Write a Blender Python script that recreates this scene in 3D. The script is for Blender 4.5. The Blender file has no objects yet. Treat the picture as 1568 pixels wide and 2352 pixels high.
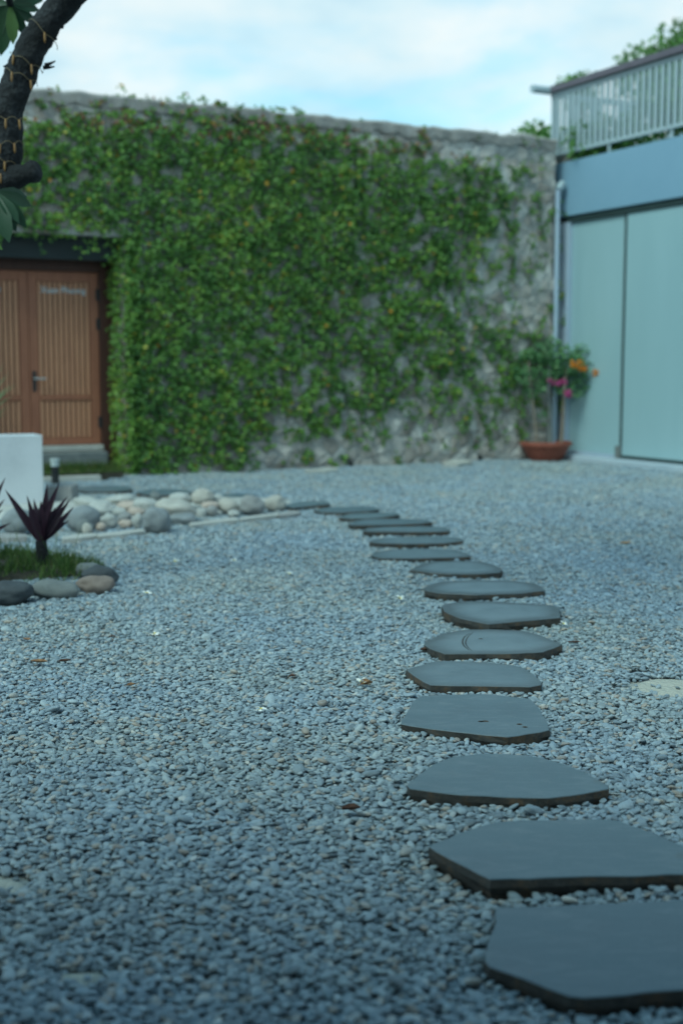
import bpy, bmesh, math, random
import numpy as np
from mathutils import Vector, noise as mnoise

random.seed(7)
rng = np.random.default_rng(11)
SC = bpy.context.scene
COL = SC.collection

# ------------------------------------------------------------------ camera
F, CX, CY, H = 2950.0, 784.0, 1176.0, 1.3          # focal length and centre in photo units (1568 x 2352)
PITCH = math.atan((CY - 838.0) / F)
cam_d = bpy.data.cameras.new('camera')
cam_d.sensor_fit = 'VERTICAL'
cam_d.sensor_height = 36.0
cam_d.lens = 36.0 * F / 2352.0
cam_d.clip_start = 0.1
cam_d.clip_end = 2000.0
cam_d.dof.use_dof = True
cam_d.dof.focus_distance = 4.75
cam_d.dof.aperture_fstop = 1.75
cam = bpy.data.objects.new('camera', cam_d)
cam.location = (0, 0, H)
cam.rotation_euler = (math.radians(90) - PITCH, 0, 0)
COL.objects.link(cam)
SC.camera = cam

# ------------------------------------------------------------------ exposure
SC.view_settings.view_transform = 'Standard'
SC.view_settings.look = 'None'
SC.view_settings.gamma = 1.0
SC.view_settings.exposure = 0.92
SC.cycles.max_bounces = 6
SC.cycles.diffuse_bounces = 3
SC.cycles.glossy_bounces = 2
SC.cycles.transmission_bounces = 3
SC.cycles.use_denoising = True

# ------------------------------------------------------------------ sky and sun
SUN_EL, SUN_AZ = math.radians(50), math.radians(-142)   # azimuth from the view axis: behind, to the left
world = bpy.data.worlds.new('World')
SC.world = world
world.use_nodes = True
nt = world.node_tree
nt.nodes.clear()


def N(t, kind, **kw):
    n = t.nodes.new(kind)
    for k, v in kw.items():
        setattr(n, k, v)
    return n


def setin(n, **kw):
    for k, v in kw.items():
        n.inputs[k.replace('_', ' ')].default_value = v


def ramp(t, fac, stops, interp='LINEAR'):
    r = N(t, 'ShaderNodeValToRGB')
    r.color_ramp.interpolation = interp
    el = r.color_ramp.elements
    while len(el) < len(stops):
        el.new(0.5)
    for e, (p, c) in zip(el, stops):
        e.position = p
        e.color = (c[0], c[1], c[2], 1) if not isinstance(c, (int, float)) else (c, c, c, 1)
    if fac is not None:
        t.links.new(fac, r.inputs[0])
    return r


sky = N(nt, 'ShaderNodeTexSky', sky_type='NISHITA', sun_disc=False)
sky.sun_elevation = SUN_EL
sky.sun_rotation = SUN_AZ
sky.ozone_density = 2.0
bg_sky = N(nt, 'ShaderNodeBackground')
bg_sky.inputs['Strength'].default_value = 0.125
tint = N(nt, 'ShaderNodeMixRGB', blend_type='MULTIPLY')
tint.inputs[0].default_value = 1.0
tint.inputs[2].default_value = (0.42, 1.02, 0.94, 1)
nt.links.new(sky.outputs[0], tint.inputs[1])
nt.links.new(tint.outputs[0], bg_sky.inputs['Color'])
tc = N(nt, 'ShaderNodeTexCoord')
sep = N(nt, 'ShaderNodeSeparateXYZ')
nt.links.new(tc.outputs['Generated'], sep.inputs[0])


def wmath(op, a, b):
    m = N(nt, 'ShaderNodeMath', operation=op)
    for i, v in enumerate((a, b)):
        if isinstance(v, (int, float)):
            m.inputs[i].default_value = v
        elif v is not None:
            nt.links.new(v, m.inputs[i])
    return m.outputs[0]


zc = wmath('MAXIMUM', sep.outputs['Z'], 0.0)
zz = wmath('ADD', zc, 0.22)
comb = N(nt, 'ShaderNodeCombineXYZ')
nt.links.new(wmath('DIVIDE', sep.outputs['X'], zz), comb.inputs[0])
nt.links.new(wmath('DIVIDE', sep.outputs['Y'], zz), comb.inputs[1])
comb.inputs[2].default_value = 5.2
cl1 = N(nt, 'ShaderNodeTexNoise')
setin(cl1, Scale=1.9, Detail=7.0, Roughness=0.55, Distortion=0.25)
nt.links.new(comb.outputs[0], cl1.inputs['Vector'])
cl2 = N(nt, 'ShaderNodeTexNoise')
setin(cl2, Scale=2.3, Detail=5.0, Roughness=0.5)
nt.links.new(comb.outputs[0], cl2.inputs['Vector'])
cover = ramp(nt, cl1.outputs['Fac'], [(0.36, 0.6), (0.44, 0.86), (0.52, 1.0)])
cloudcol = ramp(nt, cl2.outputs['Fac'], [(0.34, (0.46, 0.74, 0.90)), (0.48, (0.68, 0.90, 0.98)), (0.62, (0.92, 1.0, 1.0))])
bg_cl = N(nt, 'ShaderNodeBackground')
bg_cl.inputs['Strength'].default_value = 0.52
nt.links.new(cloudcol.outputs[0], bg_cl.inputs['Color'])
mixw = N(nt, 'ShaderNodeMixShader')
thin = ramp(nt, sep.outputs['Z'], [(0.34, 1.0), (0.62, 0.25)])      # the cloud sheet breaks up overhead
nt.links.new(wmath('MULTIPLY', cover.outputs[0], thin.outputs[0]), mixw.inputs[0])
nt.links.new(bg_sky.outputs[0], mixw.inputs[1])
nt.links.new(bg_cl.outputs[0], mixw.inputs[2])
wout = N(nt, 'ShaderNodeOutputWorld')
nt.links.new(mixw.outputs[0], wout.inputs['Surface'])

sun_d = bpy.data.lights.new('sun', 'SUN')
sun_d.energy = 1.0
sun_d.angle = math.radians(25)
sun_d.color = (0.86, 1.0, 0.92)
sun = bpy.data.objects.new('sun', sun_d)
sdir = Vector((math.sin(SUN_AZ) * math.cos(SUN_EL), math.cos(SUN_AZ) * math.cos(SUN_EL), math.sin(SUN_EL)))
sun.rotation_euler = (-sdir).to_track_quat('-Z', 'Y').to_euler()
sun.location = (-8, 2, 14)
COL.objects.link(sun)

# ------------------------------------------------------------------ surveying helpers
_c, _s = math.cos(PITCH), math.sin(PITCH)
CAM = np.array([0, 0, H])


def ray(px, py):
    a, b = (px - CX) / F, (CY - py) / F
    return np.array([a, _c + b * _s, -_s + b * _c])


def gnd(px, py, z=0.0):
    d = ray(px, py)
    return CAM + d * ((z - H) / d[2])


def at(px, py, Y):
    d = ray(px, py)
    return CAM + d * (Y / d[1])


C0 = gnd(1283, 1052.5)                       # where the stone wall meets the glazed building
U = np.array([math.sin(math.radians(63)), math.cos(math.radians(63)), 0.0])
NN = np.array([U[1], -U[0], 0.0])            # out of the stone wall, towards the camera
ZZ = np.array([0, 0, 1.0])


def Wp(s, t, z):
    return C0 - U * s + NN * t + ZZ * z


def Bp(r, q, z):
    return C0 + NN * r + U * q + ZZ * z


def on_wall(px, py, t=0.0):
    d = ray(px, py)
    P = C0 + NN * t
    p = CAM + d * (np.dot(P - CAM, NN) / np.dot(d, NN))
    return np.dot(C0 - p, U), p[2]


# ------------------------------------------------------------------ object helpers
def tag(o, label=None, cat=None, group=None, kind=None):
    if label: o['label'] = label
    if cat: o['category'] = cat
    if group: o['group'] = group
    if kind: o['kind'] = kind
    return o


def wloc(o):
    v = np.zeros(3)
    while o is not None:
        v = v + np.array(o.location)
        o = o.parent
    return v


def thing(name, label, cat, loc, group=None):
    o = bpy.data.objects.new(name, None)
    o.location = [float(v) for v in loc]
    o.empty_display_size = 0.1
    COL.objects.link(o)
    return tag(o, label, cat, group, 'thing' if label else None)


def obj(name, V, Fc, mat, parent=None, loc=None, smooth=False, midx=None):
    """one mesh object from world-space vertices"""
    V = np.asarray(V, dtype=np.float64)
    base = wloc(parent) if parent is not None else np.zeros(3)
    org = np.array(loc, dtype=float) if loc is not None else (base if parent is not None else np.zeros(3))
    me = bpy.data.meshes.new(name)
    me.from_pydata((V - org).tolist(), [], Fc)
    for m in (mat if isinstance(mat, (list, tuple)) else [mat]):
        me.materials.append(m)
    if midx is not None:
        me.polygons.foreach_set('material_index', np.asarray(midx, dtype=np.int32))
    if smooth:
        me.polygons.foreach_set('use_smooth', np.ones(len(me.polygons), dtype=bool))
    me.update()
    o = bpy.data.objects.new(name, me)
    COL.objects.link(o)
    o.parent = parent
    o.location = [float(v) for v in (org - base)]
    return o


class MB:
    def __init__(self):
        self.V, self.F, self.M = [], [], []

    def add(self, V, Fc, mi=0):
        b = len(self.V)
        self.V.extend([tuple(v) for v in V])
        self.F.extend([tuple(i + b for i in f) for f in Fc])
        self.M.extend([mi] * len(Fc))
        return self

    def box(self, fr, a0, a1, b0, b1, z0, z1, mi=0, ch=0.0):
        """a box in frame fr(a, b, z); ch chamfers its edges a little"""
        if ch <= 0:
            V = [fr(a, b, z) for z in (z0, z1) for b in (b0, b1) for a in (a0, a1)]
            Fc = [(0, 2, 3, 1), (4, 5, 7, 6), (0, 1, 5, 4), (2, 6, 7, 3), (0, 4, 6, 2), (1, 3, 7, 5)]
            return self.add(V, Fc, mi)
        bm = bmesh.new()
        vs = [bm.verts.new((a, b, z)) for z in (z0, z1) for b in (b0, b1) for a in (a0, a1)]
        for f in [(0, 2, 3, 1), (4, 5, 7, 6), (0, 1, 5, 4), (2, 6, 7, 3), (0, 4, 6, 2), (1, 3, 7, 5)]:
            bm.faces.new([vs[i] for i in f])
        bmesh.ops.bevel(bm, geom=list(bm.edges), offset=ch, segments=2, affect='EDGES', profile=0.5)
        bm.verts.index_update()
        V = [fr(*v.co) for v in bm.verts]
        Fc = [tuple(v.index for v in f.verts) for f in bm.faces]
        bm.free()
        return self.add(V, Fc, mi)

    def tube(self, pts, radii, n=8, mi=0, cap=True, rough=0.0):
        pts = [np.array(p, dtype=float) for p in pts]
        if isinstance(radii, (int, float)):
            radii = [radii] * len(pts)
        V, Fc = [], []
        ref = np.array([0.31, 0.17, 0.93])
        for i, p in enumerate(pts):
            d = pts[min(i + 1, len(pts) - 1)] - pts[max(i - 1, 0)]
            d = d / (np.linalg.norm(d) + 1e-9)
            a = np.cross(d, ref)
            if np.linalg.norm(a) < 1e-3:
                a = np.cross(d, [1, 0, 0])
            a /= np.linalg.norm(a)
            b = np.cross(d, a)
            for k in range(n):
                th = 2 * math.pi * k / n
                r = radii[i]
                q = a * math.cos(th) + b * math.sin(th)
                if rough:
                    w = p + q * r
                    r *= 1 + rough * mnoise.noise(Vector(w * 9.0)) + 0.6 * rough * mnoise.noise(Vector(w * 30.0))
                V.append(p + q * r)
        for i in range(len(pts) - 1):
            for k in range(n):
                Fc.append((i * n + k, i * n + (k + 1) % n, (i + 1) * n + (k + 1) % n, (i + 1) * n + k))
        if cap:
            Fc.append(tuple(range(n))[::-1])
            Fc.append(tuple((len(pts) - 1) * n + k for k in range(n)))
        return self.add(V, Fc, mi)

    def build(self, name, mat, parent=None, loc=None, smooth=False):
        return obj(name, self.V, self.F, mat, parent, loc, smooth, self.M)


def wxyz(x, y, z):
    return np.array([x, y, z])


def smooth_path(pts, sub=6):
    pts = [np.array(p, dtype=float) for p in pts]
    out = []
    for i in range(len(pts) - 1):
        p0, p1, p2, p3 = pts[max(i - 1, 0)], pts[i], pts[i + 1], pts[min(i + 2, len(pts) - 1)]
        for k in range(sub):
            t = k / sub
            out.append(0.5 * ((2 * p1) + (p2 - p0) * t + (2 * p0 - 5 * p1 + 4 * p2 - p3) * t * t + (3 * p1 - p0 - 3 * p2 + p3) * t ** 3))
    out.append(pts[-1])
    return out


# ------------------------------------------------------------------ materials
def new_mat(name):
    m = bpy.data.materials.new(name)
    m.use_nodes = True
    t = m.node_tree
    t.nodes.clear()
    out = N(t, 'ShaderNodeOutputMaterial')
    p = N(t, 'ShaderNodeBsdfPrincipled')
    t.links.new(p.outputs[0], out.inputs['Surface'])
    return m, t, p


def coords(t, kind='Object', scale=None):
    tcn = N(t, 'ShaderNodeTexCoord')
    o = tcn.outputs[kind]
    if scale:
        mp = N(t, 'ShaderNodeMapping')
        mp.inputs['Scale'].default_value = scale
        t.links.new(o, mp.inputs['Vector'])
        o = mp.outputs[0]
    return o


def noise_tex(t, vec, scale, detail=4.0, rough=0.55, dist=0.0):
    n = N(t, 'ShaderNodeTexNoise')
    setin(n, Scale=scale, Detail=detail, Roughness=rough, Distortion=dist)
    t.links.new(vec, n.inputs['Vector'])
    return n.outputs['Fac']


def bump(t, p, h, strength=0.3, dist=0.01):
    b = N(t, 'ShaderNodeBump')
    setin(b, Strength=strength, Distance=dist)
    t.links.new(h, b.inputs['Height'])
    t.links.new(b.outputs[0], p.inputs['Normal'])
    return b


def mixc(t, fac, a, b, mode='MIX'):
    m = N(t, 'ShaderNodeMixRGB', blend_type=mode)
    for i, v in enumerate((fac, a, b)):
        if isinstance(v, (int, float)):
            m.inputs[i].default_value = v
        elif isinstance(v, tuple):
            m.inputs[i].default_value = (*v, 1)
        else:
            t.links.new(v, m.inputs[i])
    return m.outputs[0]


def speckled(name, stops, scale=6.0, rough=0.75, bstr=0.25, bdist=0.01, fine=60.0, scale3=None, spec=0.4, coord='Object'):
    m, t, p = new_mat(name)
    v = coords(t, coord, scale3)
    a = noise_tex(t, v, scale, 5)
    b = noise_tex(t, v, fine, 3)
    f = mixc(t, 0.35, a, b)
    r = ramp(t, f, stops)
    t.links.new(r.outputs[0], p.inputs['Base Color'])
    p.inputs['Roughness'].default_value = rough
    p.inputs['Specular IOR Level'].default_value = spec
    if bstr:
        bump(t, p, f, bstr, bdist)
    return m


# gravel pebble: each stone its own tone, a few tan and a few pale ones
def pebble_mat():
    m, t, p = new_mat('pebble_stone')
    oi = N(t, 'ShaderNodeObjectInfo')
    r = ramp(t, oi.outputs['Random'], [(0.0, (0.07, 0.10, 0.12)), (0.12, (0.135, 0.185, 0.22)), (0.4, (0.215, 0.28, 0.32)),
                                       (0.7, (0.285, 0.355, 0.39)), (0.86, (0.38, 0.44, 0.46)), (0.93, (0.36, 0.30, 0.24)),
                                       (0.975, (0.26, 0.20, 0.16)), (1.0, (0.58, 0.57, 0.53))])
    geo = N(t, 'ShaderNodeNewGeometry')
    broad = noise_tex(t, geo.outputs['Position'], 0.9, 3)
    warm = ramp(t, broad, [(0.35, (0.92, 1.0, 1.08)), (0.65, (1.08, 1.02, 0.93))])
    c = mixc(t, 1.0, r.outputs[0], warm.outputs[0], 'MULTIPLY')
    v = coords(t, 'Object', (1, 1, 2.2))
    n = noise_tex(t, v, 2.6, 5, 0.6, 0.6)
    c2 = mixc(t, ramp(t, n, [(0.3, 0.0), (0.75, 0.45)]).outputs[0], c, (0.44, 0.49, 0.50))
    t.links.new(c2, p.inputs['Base Color'])
    p.inputs['Roughness'].default_value = 0.5
    p.inputs['Specular IOR Level'].default_value = 0.5
    bump(t, p, noise_tex(t, v, 7.0, 4), 0.25, 0.05)
    return m


M = {}
M['pebble'] = pebble_mat()


def ground_mat():
    m, t, p = new_mat('sandy_gravel_bed')
    v = coords(t, 'Object')
    vo = N(t, 'ShaderNodeTexVoronoi')
    setin(vo, Scale=38.0, Randomness=1.0)
    t.links.new(v, vo.inputs['Vector'])
    cell = ramp(t, vo.outputs['Color'], [(0.1, (0.12, 0.16, 0.18)), (0.5, (0.22, 0.27, 0.30)), (0.9, (0.32, 0.36, 0.37))])
    sandn = noise_tex(t, v, 160.0, 3)
    sand = ramp(t, sandn, [(0.3, (0.36, 0.35, 0.29)), (0.7, (0.52, 0.50, 0.42))])
    at_ = N(t, 'ShaderNodeAttribute', attribute_name='gravelly')
    c = mixc(t, at_.outputs['Fac'], sand.outputs[0], cell.outputs[0])
    t.links.new(c, p.inputs['Base Color'])
    p.inputs['Roughness'].default_value = 0.85
    bump(t, p, vo.outputs['Distance'], 0.5, 0.02).invert = True
    return m


M['ground'] = ground_mat()


def wmathm(t, op, a, b):
    m = N(t, 'ShaderNodeMath', operation=op)
    for i, v in enumerate((a, b)):
        if isinstance(v, (int, float)):
            m.inputs[i].default_value = v
        else:
            t.links.new(v, m.inputs[i])
    return m.outputs[0]


def slate_mat():
    m, t, p = new_mat('slate_top')
    v = coords(t, 'Object')
    oi = N(t, 'ShaderNodeObjectInfo')
    a = noise_tex(t, v, 3.0, 5, 0.6, 0.4)
    b = noise_tex(t, v, 120.0, 4, 0.7)
    f = mixc(t, 0.3, a, b)
    r = ramp(t, f, [(0.3, (0.072, 0.112, 0.136)), (0.5, (0.100, 0.148, 0.172)), (0.70, (0.135, 0.182, 0.205))])
    tone = ramp(t, oi.outputs['Random'], [(0.0, (0.85, 0.87, 0.9)), (1.0, (1.1, 1.08, 1.05))])
    c = mixc(t, 1.0, r.outputs[0], tone.outputs[0], 'MULTIPLY')
    scuff = noise_tex(t, coords(t, 'Object', (1.0, 3.2, 1.0)), 6.5, 7, 0.68, 1.2)
    c = mixc(t, ramp(t, scuff, [(0.48, 0.0), (0.72, 0.5)]).outputs[0], c, (0.20, 0.235, 0.25))
    grit = noise_tex(t, v, 210.0, 2, 0.5)
    c = mixc(t, ramp(t, grit, [(0.68, 0.0), (0.74, 0.55)]).outputs[0], c, (0.27, 0.29, 0.29))
    blot = noise_tex(t, v, 5.0, 2, 0.4, 0.8)
    c = mixc(t, ramp(t, blot, [(0.66, 0.0), (0.74, 0.35)]).outputs[0], c, (0.10, 0.10, 0.09))
    t.links.new(c, p.inputs['Base Color'])
    rm = N(t, 'ShaderNodeAttribute', attribute_name='sheenless_rim')
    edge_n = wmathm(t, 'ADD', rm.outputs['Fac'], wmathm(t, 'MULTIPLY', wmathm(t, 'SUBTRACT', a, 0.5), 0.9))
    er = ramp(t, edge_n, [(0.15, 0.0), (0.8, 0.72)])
    du = N(t, 'ShaderNodeAttribute', attribute_name='painted_sheen')
    c = mixc(t, wmathm(t, 'MULTIPLY', du.outputs['Fac'], ramp(t, a, [(0.25, 0.35), (0.6, 0.9)]).outputs[0]), c, (0.215, 0.265, 0.285))  # reflected sky sheen painted into the colour as a paler slab top
    c = mixc(t, er.outputs[0], c, (0.055, 0.068, 0.072))  # rim painted darker, where the sheen stops
    t.links.new(c, p.inputs['Base Color'])
    rr = ramp(t, a, [(0.3, 0.36), (0.7, 0.56)])
    t.links.new(rr.outputs[0], p.inputs['Roughness'])
    p.inputs['Specular IOR Level'].default_value = 0.5
    cl_ = noise_tex(t, coords(t, 'Object', (1.0, 2.6, 1.0)), 8.0, 8, 0.62, 0.5)
    bump(t, p, mixc(t, 0.5, f, cl_), 0.35, 0.006)
    return m


M['slate'] = slate_mat()
M['slate_side'] = speckled('slate_broken_edge', [(0.3, (0.022, 0.024, 0.025)), (0.5, (0.05, 0.048, 0.043)), (0.62, (0.10, 0.065, 0.04)), (0.78, (0.05, 0.05, 0.048))], 9, 0.8, 0.6, 0.01, 70)


def wall_mat():
    m, t, p = new_mat('rubble_stone')
    v = coords(t, 'Object')
    ns = N(t, 'ShaderNodeTexNoise')
    setin(ns, Scale=3.0, Detail=3.0)
    t.links.new(v, ns.inputs['Vector'])
    vv = mixc(t, 0.12, v, ns.outputs['Color'])
    vo = N(t, 'ShaderNodeTexVoronoi')
    setin(vo, Scale=5.6)
    t.links.new(vv, vo.inputs['Vector'])
    edge = N(t, 'ShaderNodeTexVoronoi', feature='DISTANCE_TO_EDGE')
    setin(edge, Scale=5.6)
    t.links.new(vv, edge.inputs['Vector'])
    sepc = N(t, 'ShaderNodeSeparateColor')
    t.links.new(vo.outputs['Color'], sepc.inputs[0])
    cell = ramp(t, sepc.outputs[0], [(0.0, (0.29, 0.255, 0.225)), (0.3, (0.44, 0.395, 0.355)), (0.55, (0.54, 0.49, 0.445)), (0.8, (0.64, 0.61, 0.565)), (1.0, (0.62, 0.61, 0.58))])
    fine = noise_tex(t, v, 22.0, 6, 0.65)
    c = mixc(t, 0.75, cell.outputs[0], ramp(t, fine, [(0.3, (0.5, 0.48, 0.46)), (0.7, (1.15, 1.12, 1.1))]).outputs[0], 'MULTIPLY')
    mort = ramp(t, edge.outputs['Distance'], [(0.0, 1.0), (0.05, 0.85), (0.11, 0.0)])
    c = mixc(t, mort.outputs[0], c, mixc(t, fine, (0.22, 0.21, 0.20), (0.48, 0.47, 0.44)))
    big = noise_tex(t, v, 0.9, 4, 0.6)
    c = mixc(t, ramp(t, big, [(0.5, 0.0), (0.62, 0.5)]).outputs[0], c, (0.56, 0.56, 0.53))
    t.links.new(c, p.inputs['Base Color'])
    p.inputs['Roughness'].default_value = 0.9
    h = mixc(t, 0.4, ramp(t, edge.outputs['Distance'], [(0.0, 0.0), (0.14, 1.0)]).outputs[0], fine)
    bump(t, p, h, 0.8, 0.03)
    return m


M['wall'] = wall_mat()
M['coping'] = speckled('weathered_coping', [(0.3, (0.20, 0.185, 0.17)), (0.45, (0.33, 0.305, 0.28)), (0.55, (0.37, 0.335, 0.305)), (0.7, (0.52, 0.49, 0.46))], 9, 0.92, 0.7, 0.02, 40)


def leaf_mat(name, stops, rough=0.5, spec=0.35, trans=0.25):
    m, t, p = new_mat(name)
    a = N(t, 'ShaderNodeAttribute', attribute_name='leaf_tone')
    r = ramp(t, a.outputs['Fac'], stops)
    t.links.new(r.outputs[0], p.inputs['Base Color'])
    p.inputs['Roughness'].default_value = rough
    p.inputs['Specular IOR Level'].default_value = spec
    if trans:
        tr = N(t, 'ShaderNodeBsdfTranslucent')
        t.links.new(r.outputs[0], tr.inputs['Color'])
        mx = N(t, 'ShaderNodeMixShader')
        mx.inputs[0].default_value = trans
        t.links.new(p.outputs[0], mx.inputs[1])
        t.links.new(tr.outputs[0], mx.inputs[2])
        out = [n for n in t.nodes if n.type == 'OUTPUT_MATERIAL'][0]
        t.links.new(mx.outputs[0], out.inputs['Surface'])
    return m


M['ivy'] = leaf_mat('ivy_leaf', [(0.0, (0.055, 0.14, 0.036)), (0.35, (0.112, 0.24, 0.048)), (0.62, (0.175, 0.31, 0.05)), (0.82, (0.28, 0.355, 0.05)),
                                 (0.93, (0.36, 0.31, 0.04)), (0.965, (0.55, 0.25, 0.04)), (0.985, (0.20, 0.09, 0.05)), (1.0, (0.28, 0.12, 0.08))], 0.55, 0.3, 0.2)
M['ivy_stem'] = speckled('ivy_bark', [(0.3, (0.10, 0.09, 0.075)), (0.7, (0.20, 0.18, 0.155))], 8, 0.9, 0.2)
M['crown'] = leaf_mat('tree_leaf', [(0.0, (0.06, 0.16, 0.045)), (0.5, (0.13, 0.29, 0.075)), (1.0, (0.23, 0.40, 0.11))], 0.5, 0.3, 0.3)
M['plumeria'] = leaf_mat('plumeria_leaf', [(0.0, (0.016, 0.048, 0.026)), (0.6, (0.028, 0.072, 0.03)), (1.0, (0.09, 0.17, 0.04))], 0.45, 0.3, 0.12)
M['purple'] = leaf_mat('purple_leaf', [(0.0, (0.026, 0.011, 0.019)), (0.7, (0.06, 0.023, 0.04)), (1.0, (0.12, 0.065, 0.095))], 0.45, 0.4, 0.1)
M['grass'] = leaf_mat('grass_blade', [(0.0, (0.035, 0.08, 0.02)), (0.6, (0.075, 0.14, 0.03)), (1.0, (0.20, 0.20, 0.08))], 0.6, 0.25, 0.2)
M['spike'] = leaf_mat('pale_spiky_leaf', [(0.0, (0.14, 0.24, 0.10)), (1.0, (0.30, 0.38, 0.20))], 0.5, 0.3, 0.2)
M['bush'] = leaf_mat('potted_bush_leaf', [(0.0, (0.06, 0.18, 0.075)), (0.6, (0.14, 0.31, 0.13)), (1.0, (0.26, 0.42, 0.20))], 0.5, 0.3, 0.25)
M['orange'] = leaf_mat('orange_petal', [(0.0, (0.75, 0.22, 0.02)), (1.0, (0.85, 0.36, 0.04))], 0.5, 0.3, 0.25)
M['pink'] = leaf_mat('pink_petal', [(0.0, (0.55, 0.07, 0.20)), (1.0, (0.62, 0.16, 0.40))], 0.5, 0.3, 0.25)
M['bark'] = speckled('plumeria_bark', [(0.36, (0.006, 0.007, 0.007)), (0.54, (0.014, 0.015, 0.016)), (0.64, (0.032, 0.035, 0.037)), (0.76, (0.09, 0.097, 0.105))], 7, 0.9, 1.0, 0.05, 45)
M['stem'] = speckled('woody_stem', [(0.3, (0.16, 0.12, 0.09)), (0.7, (0.30, 0.25, 0.20))], 8, 0.85, 0.3)


def wood_mat(name, base, dark):
    m, t, p = new_mat(name)
    v = coords(t, 'Object', (14, 14, 1.2))
    a = noise_tex(t, v, 2.0, 6, 0.6, 1.2)
    r = ramp(t, a, [(0.3, dark), (0.7, base)])
    t.links.new(r.outputs[0], p.inputs['Base Color'])
    p.inputs['Roughness'].default_value = 0.5
    p.inputs['Specular IOR Level'].default_value = 0.35
    bump(t, p, a, 0.15, 0.004)
    return m


M['door_frame'] = wood_mat('reddish_stile_wood', (0.38, 0.145, 0.08), (0.27, 0.098, 0.056))
M['door_panel'] = wood_mat('tan_panel_wood', (0.60, 0.285, 0.16), (0.47, 0.21, 0.12))
M['door_dark'] = wood_mat('dark_frame_wood', (0.10, 0.04, 0.028), (0.06, 0.025, 0.018))
M['lintel'] = speckled('dark_lintel_board', [(0.3, (0.014, 0.022, 0.023)), (0.7, (0.026, 0.036, 0.037))], 4, 0.7, 0.1)
M['metal'] = speckled('dull_steel', [(0.3, (0.35, 0.36, 0.36)), (0.7, (0.5, 0.5, 0.5))], 9, 0.4, 0.05)
M['black'] = speckled('black_metal', [(0.3, (0.012, 0.014, 0.015)), (0.7, (0.03, 0.032, 0.034))], 9, 0.45, 0.05)
M['letter'] = speckled('silver_lettering', [(0.3, (0.42, 0.44, 0.45)), (0.7, (0.55, 0.56, 0.56))], 9, 0.45, 0.0)
M['concrete'] = speckled('grey_concrete', [(0.3, (0.24, 0.23, 0.22)), (0.5, (0.32, 0.31, 0.295)), (0.7, (0.40, 0.39, 0.37))], 5, 0.88, 0.3, 0.006, 50)
M['pale_stone'] = speckled('pale_flagstone', [(0.3, (0.34, 0.33, 0.30)), (0.7, (0.56, 0.54, 0.49))], 5, 0.85, 0.3, 0.006, 50)
M['white_plaster'] = speckled('white_plaster', [(0.3, (0.50, 0.52, 0.54)), (0.5, (0.62, 0.64, 0.66)), (0.7, (0.66, 0.68, 0.70))], 2, 0.75, 0.12, 0.003, 80)
M['terracotta'] = speckled('terracotta', [(0.3, (0.21, 0.060, 0.040)), (0.7, (0.34, 0.10, 0.065))], 5, 0.7, 0.15, 0.004, 60)
M['soil'] = speckled('dark_soil', [(0.3, (0.03, 0.026, 0.02)), (0.7, (0.08, 0.07, 0.05))], 12, 0.95, 0.6, 0.02, 80)
M['fascia'] = speckled('blue_grey_paint', [(0.3, (0.20, 0.345, 0.455)), (0.7, (0.23, 0.38, 0.49))], 1.2, 0.6, 0.05, 0.003, 20)
M['railing'] = speckled('pale_grey_green_paint', [(0.3, (0.33, 0.42, 0.45)), (0.7, (0.40, 0.48, 0.50))], 2.0, 0.5, 0.05)
M['rail_cap'] = speckled('dark_plum_cap', [(0.3, (0.10, 0.085, 0.105)), (0.7, (0.15, 0.13, 0.155))], 3.0, 0.55, 0.1)
M['alu'] = speckled('blue_grey_aluminium', [(0.3, (0.36, 0.45, 0.55)), (0.7, (0.42, 0.51, 0.60))], 3.0, 0.4, 0.0)
M['dark_gap'] = speckled('dark_seal_and_shade', [(0.3, (0.02, 0.04, 0.04)), (0.7, (0.035, 0.06, 0.06))], 3.0, 0.7, 0.0)
M['ledge'] = speckled('pale_blue_grey_ledge', [(0.3, (0.36, 0.44, 0.50)), (0.7, (0.46, 0.53, 0.58))], 3.0, 0.7, 0.2, 0.004, 50)


def glass_mat():
    m, t, p = new_mat('frosted_green_glass')
    v = coords(t, 'Object', (1, 1, 0.25))
    a = noise_tex(t, v, 1.6, 3)
    r = ramp(t, a, [(0.3, (0.30, 0.455, 0.49)), (0.7, (0.34, 0.50, 0.535))])
    t.links.new(r.outputs[0], p.inputs['Base Color'])
    p.inputs['Roughness'].default_value = 0.32
    p.inputs['Specular IOR Level'].default_value = 0.5
    p.inputs['Coat Weight'].default_value = 0.25
    p.inputs['Coat Roughness'].default_value = 0.12
    return m


M['glass'] = glass_mat()
M['wire'] = speckled('yellow_wire', [(0.3, (0.13, 0.095, 0.05)), (0.7, (0.19, 0.14, 0.075))], 9, 0.5, 0.0)
M['bulb'] = speckled('amber_bulb', [(0.3, (0.20, 0.10, 0.03)), (0.7, (0.27, 0.14, 0.04))], 9, 0.35, 0.0)
M['frost_cap'] = speckled('frosted_cap', [(0.3, (0.40, 0.46, 0.46)), (0.7, (0.50, 0.56, 0.55))], 9, 0.35, 0.0)
M['petal'] = speckled('white_petal', [(0.3, (0.72, 0.72, 0.66)), (0.7, (0.82, 0.82, 0.78))], 40, 0.6, 0.05)
M['petal_core'] = speckled('yellow_petal_core', [(0.3, (0.75, 0.55, 0.08)), (0.7, (0.80, 0.62, 0.14))], 40, 0.6, 0.0)
M['dead_leaf'] = speckled('dry_brown_leaf', [(0.3, (0.10, 0.045, 0.022)), (0.5, (0.24, 0.12, 0.055)), (0.7, (0.40, 0.25, 0.13))], 22, 0.75, 0.4, 0.004, 90)
M['dark_leaf'] = speckled('dark_dry_leaf', [(0.3, (0.035, 0.018, 0.013)), (0.7, (0.14, 0.06, 0.035))], 22, 0.75, 0.4, 0.004, 90)
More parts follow.
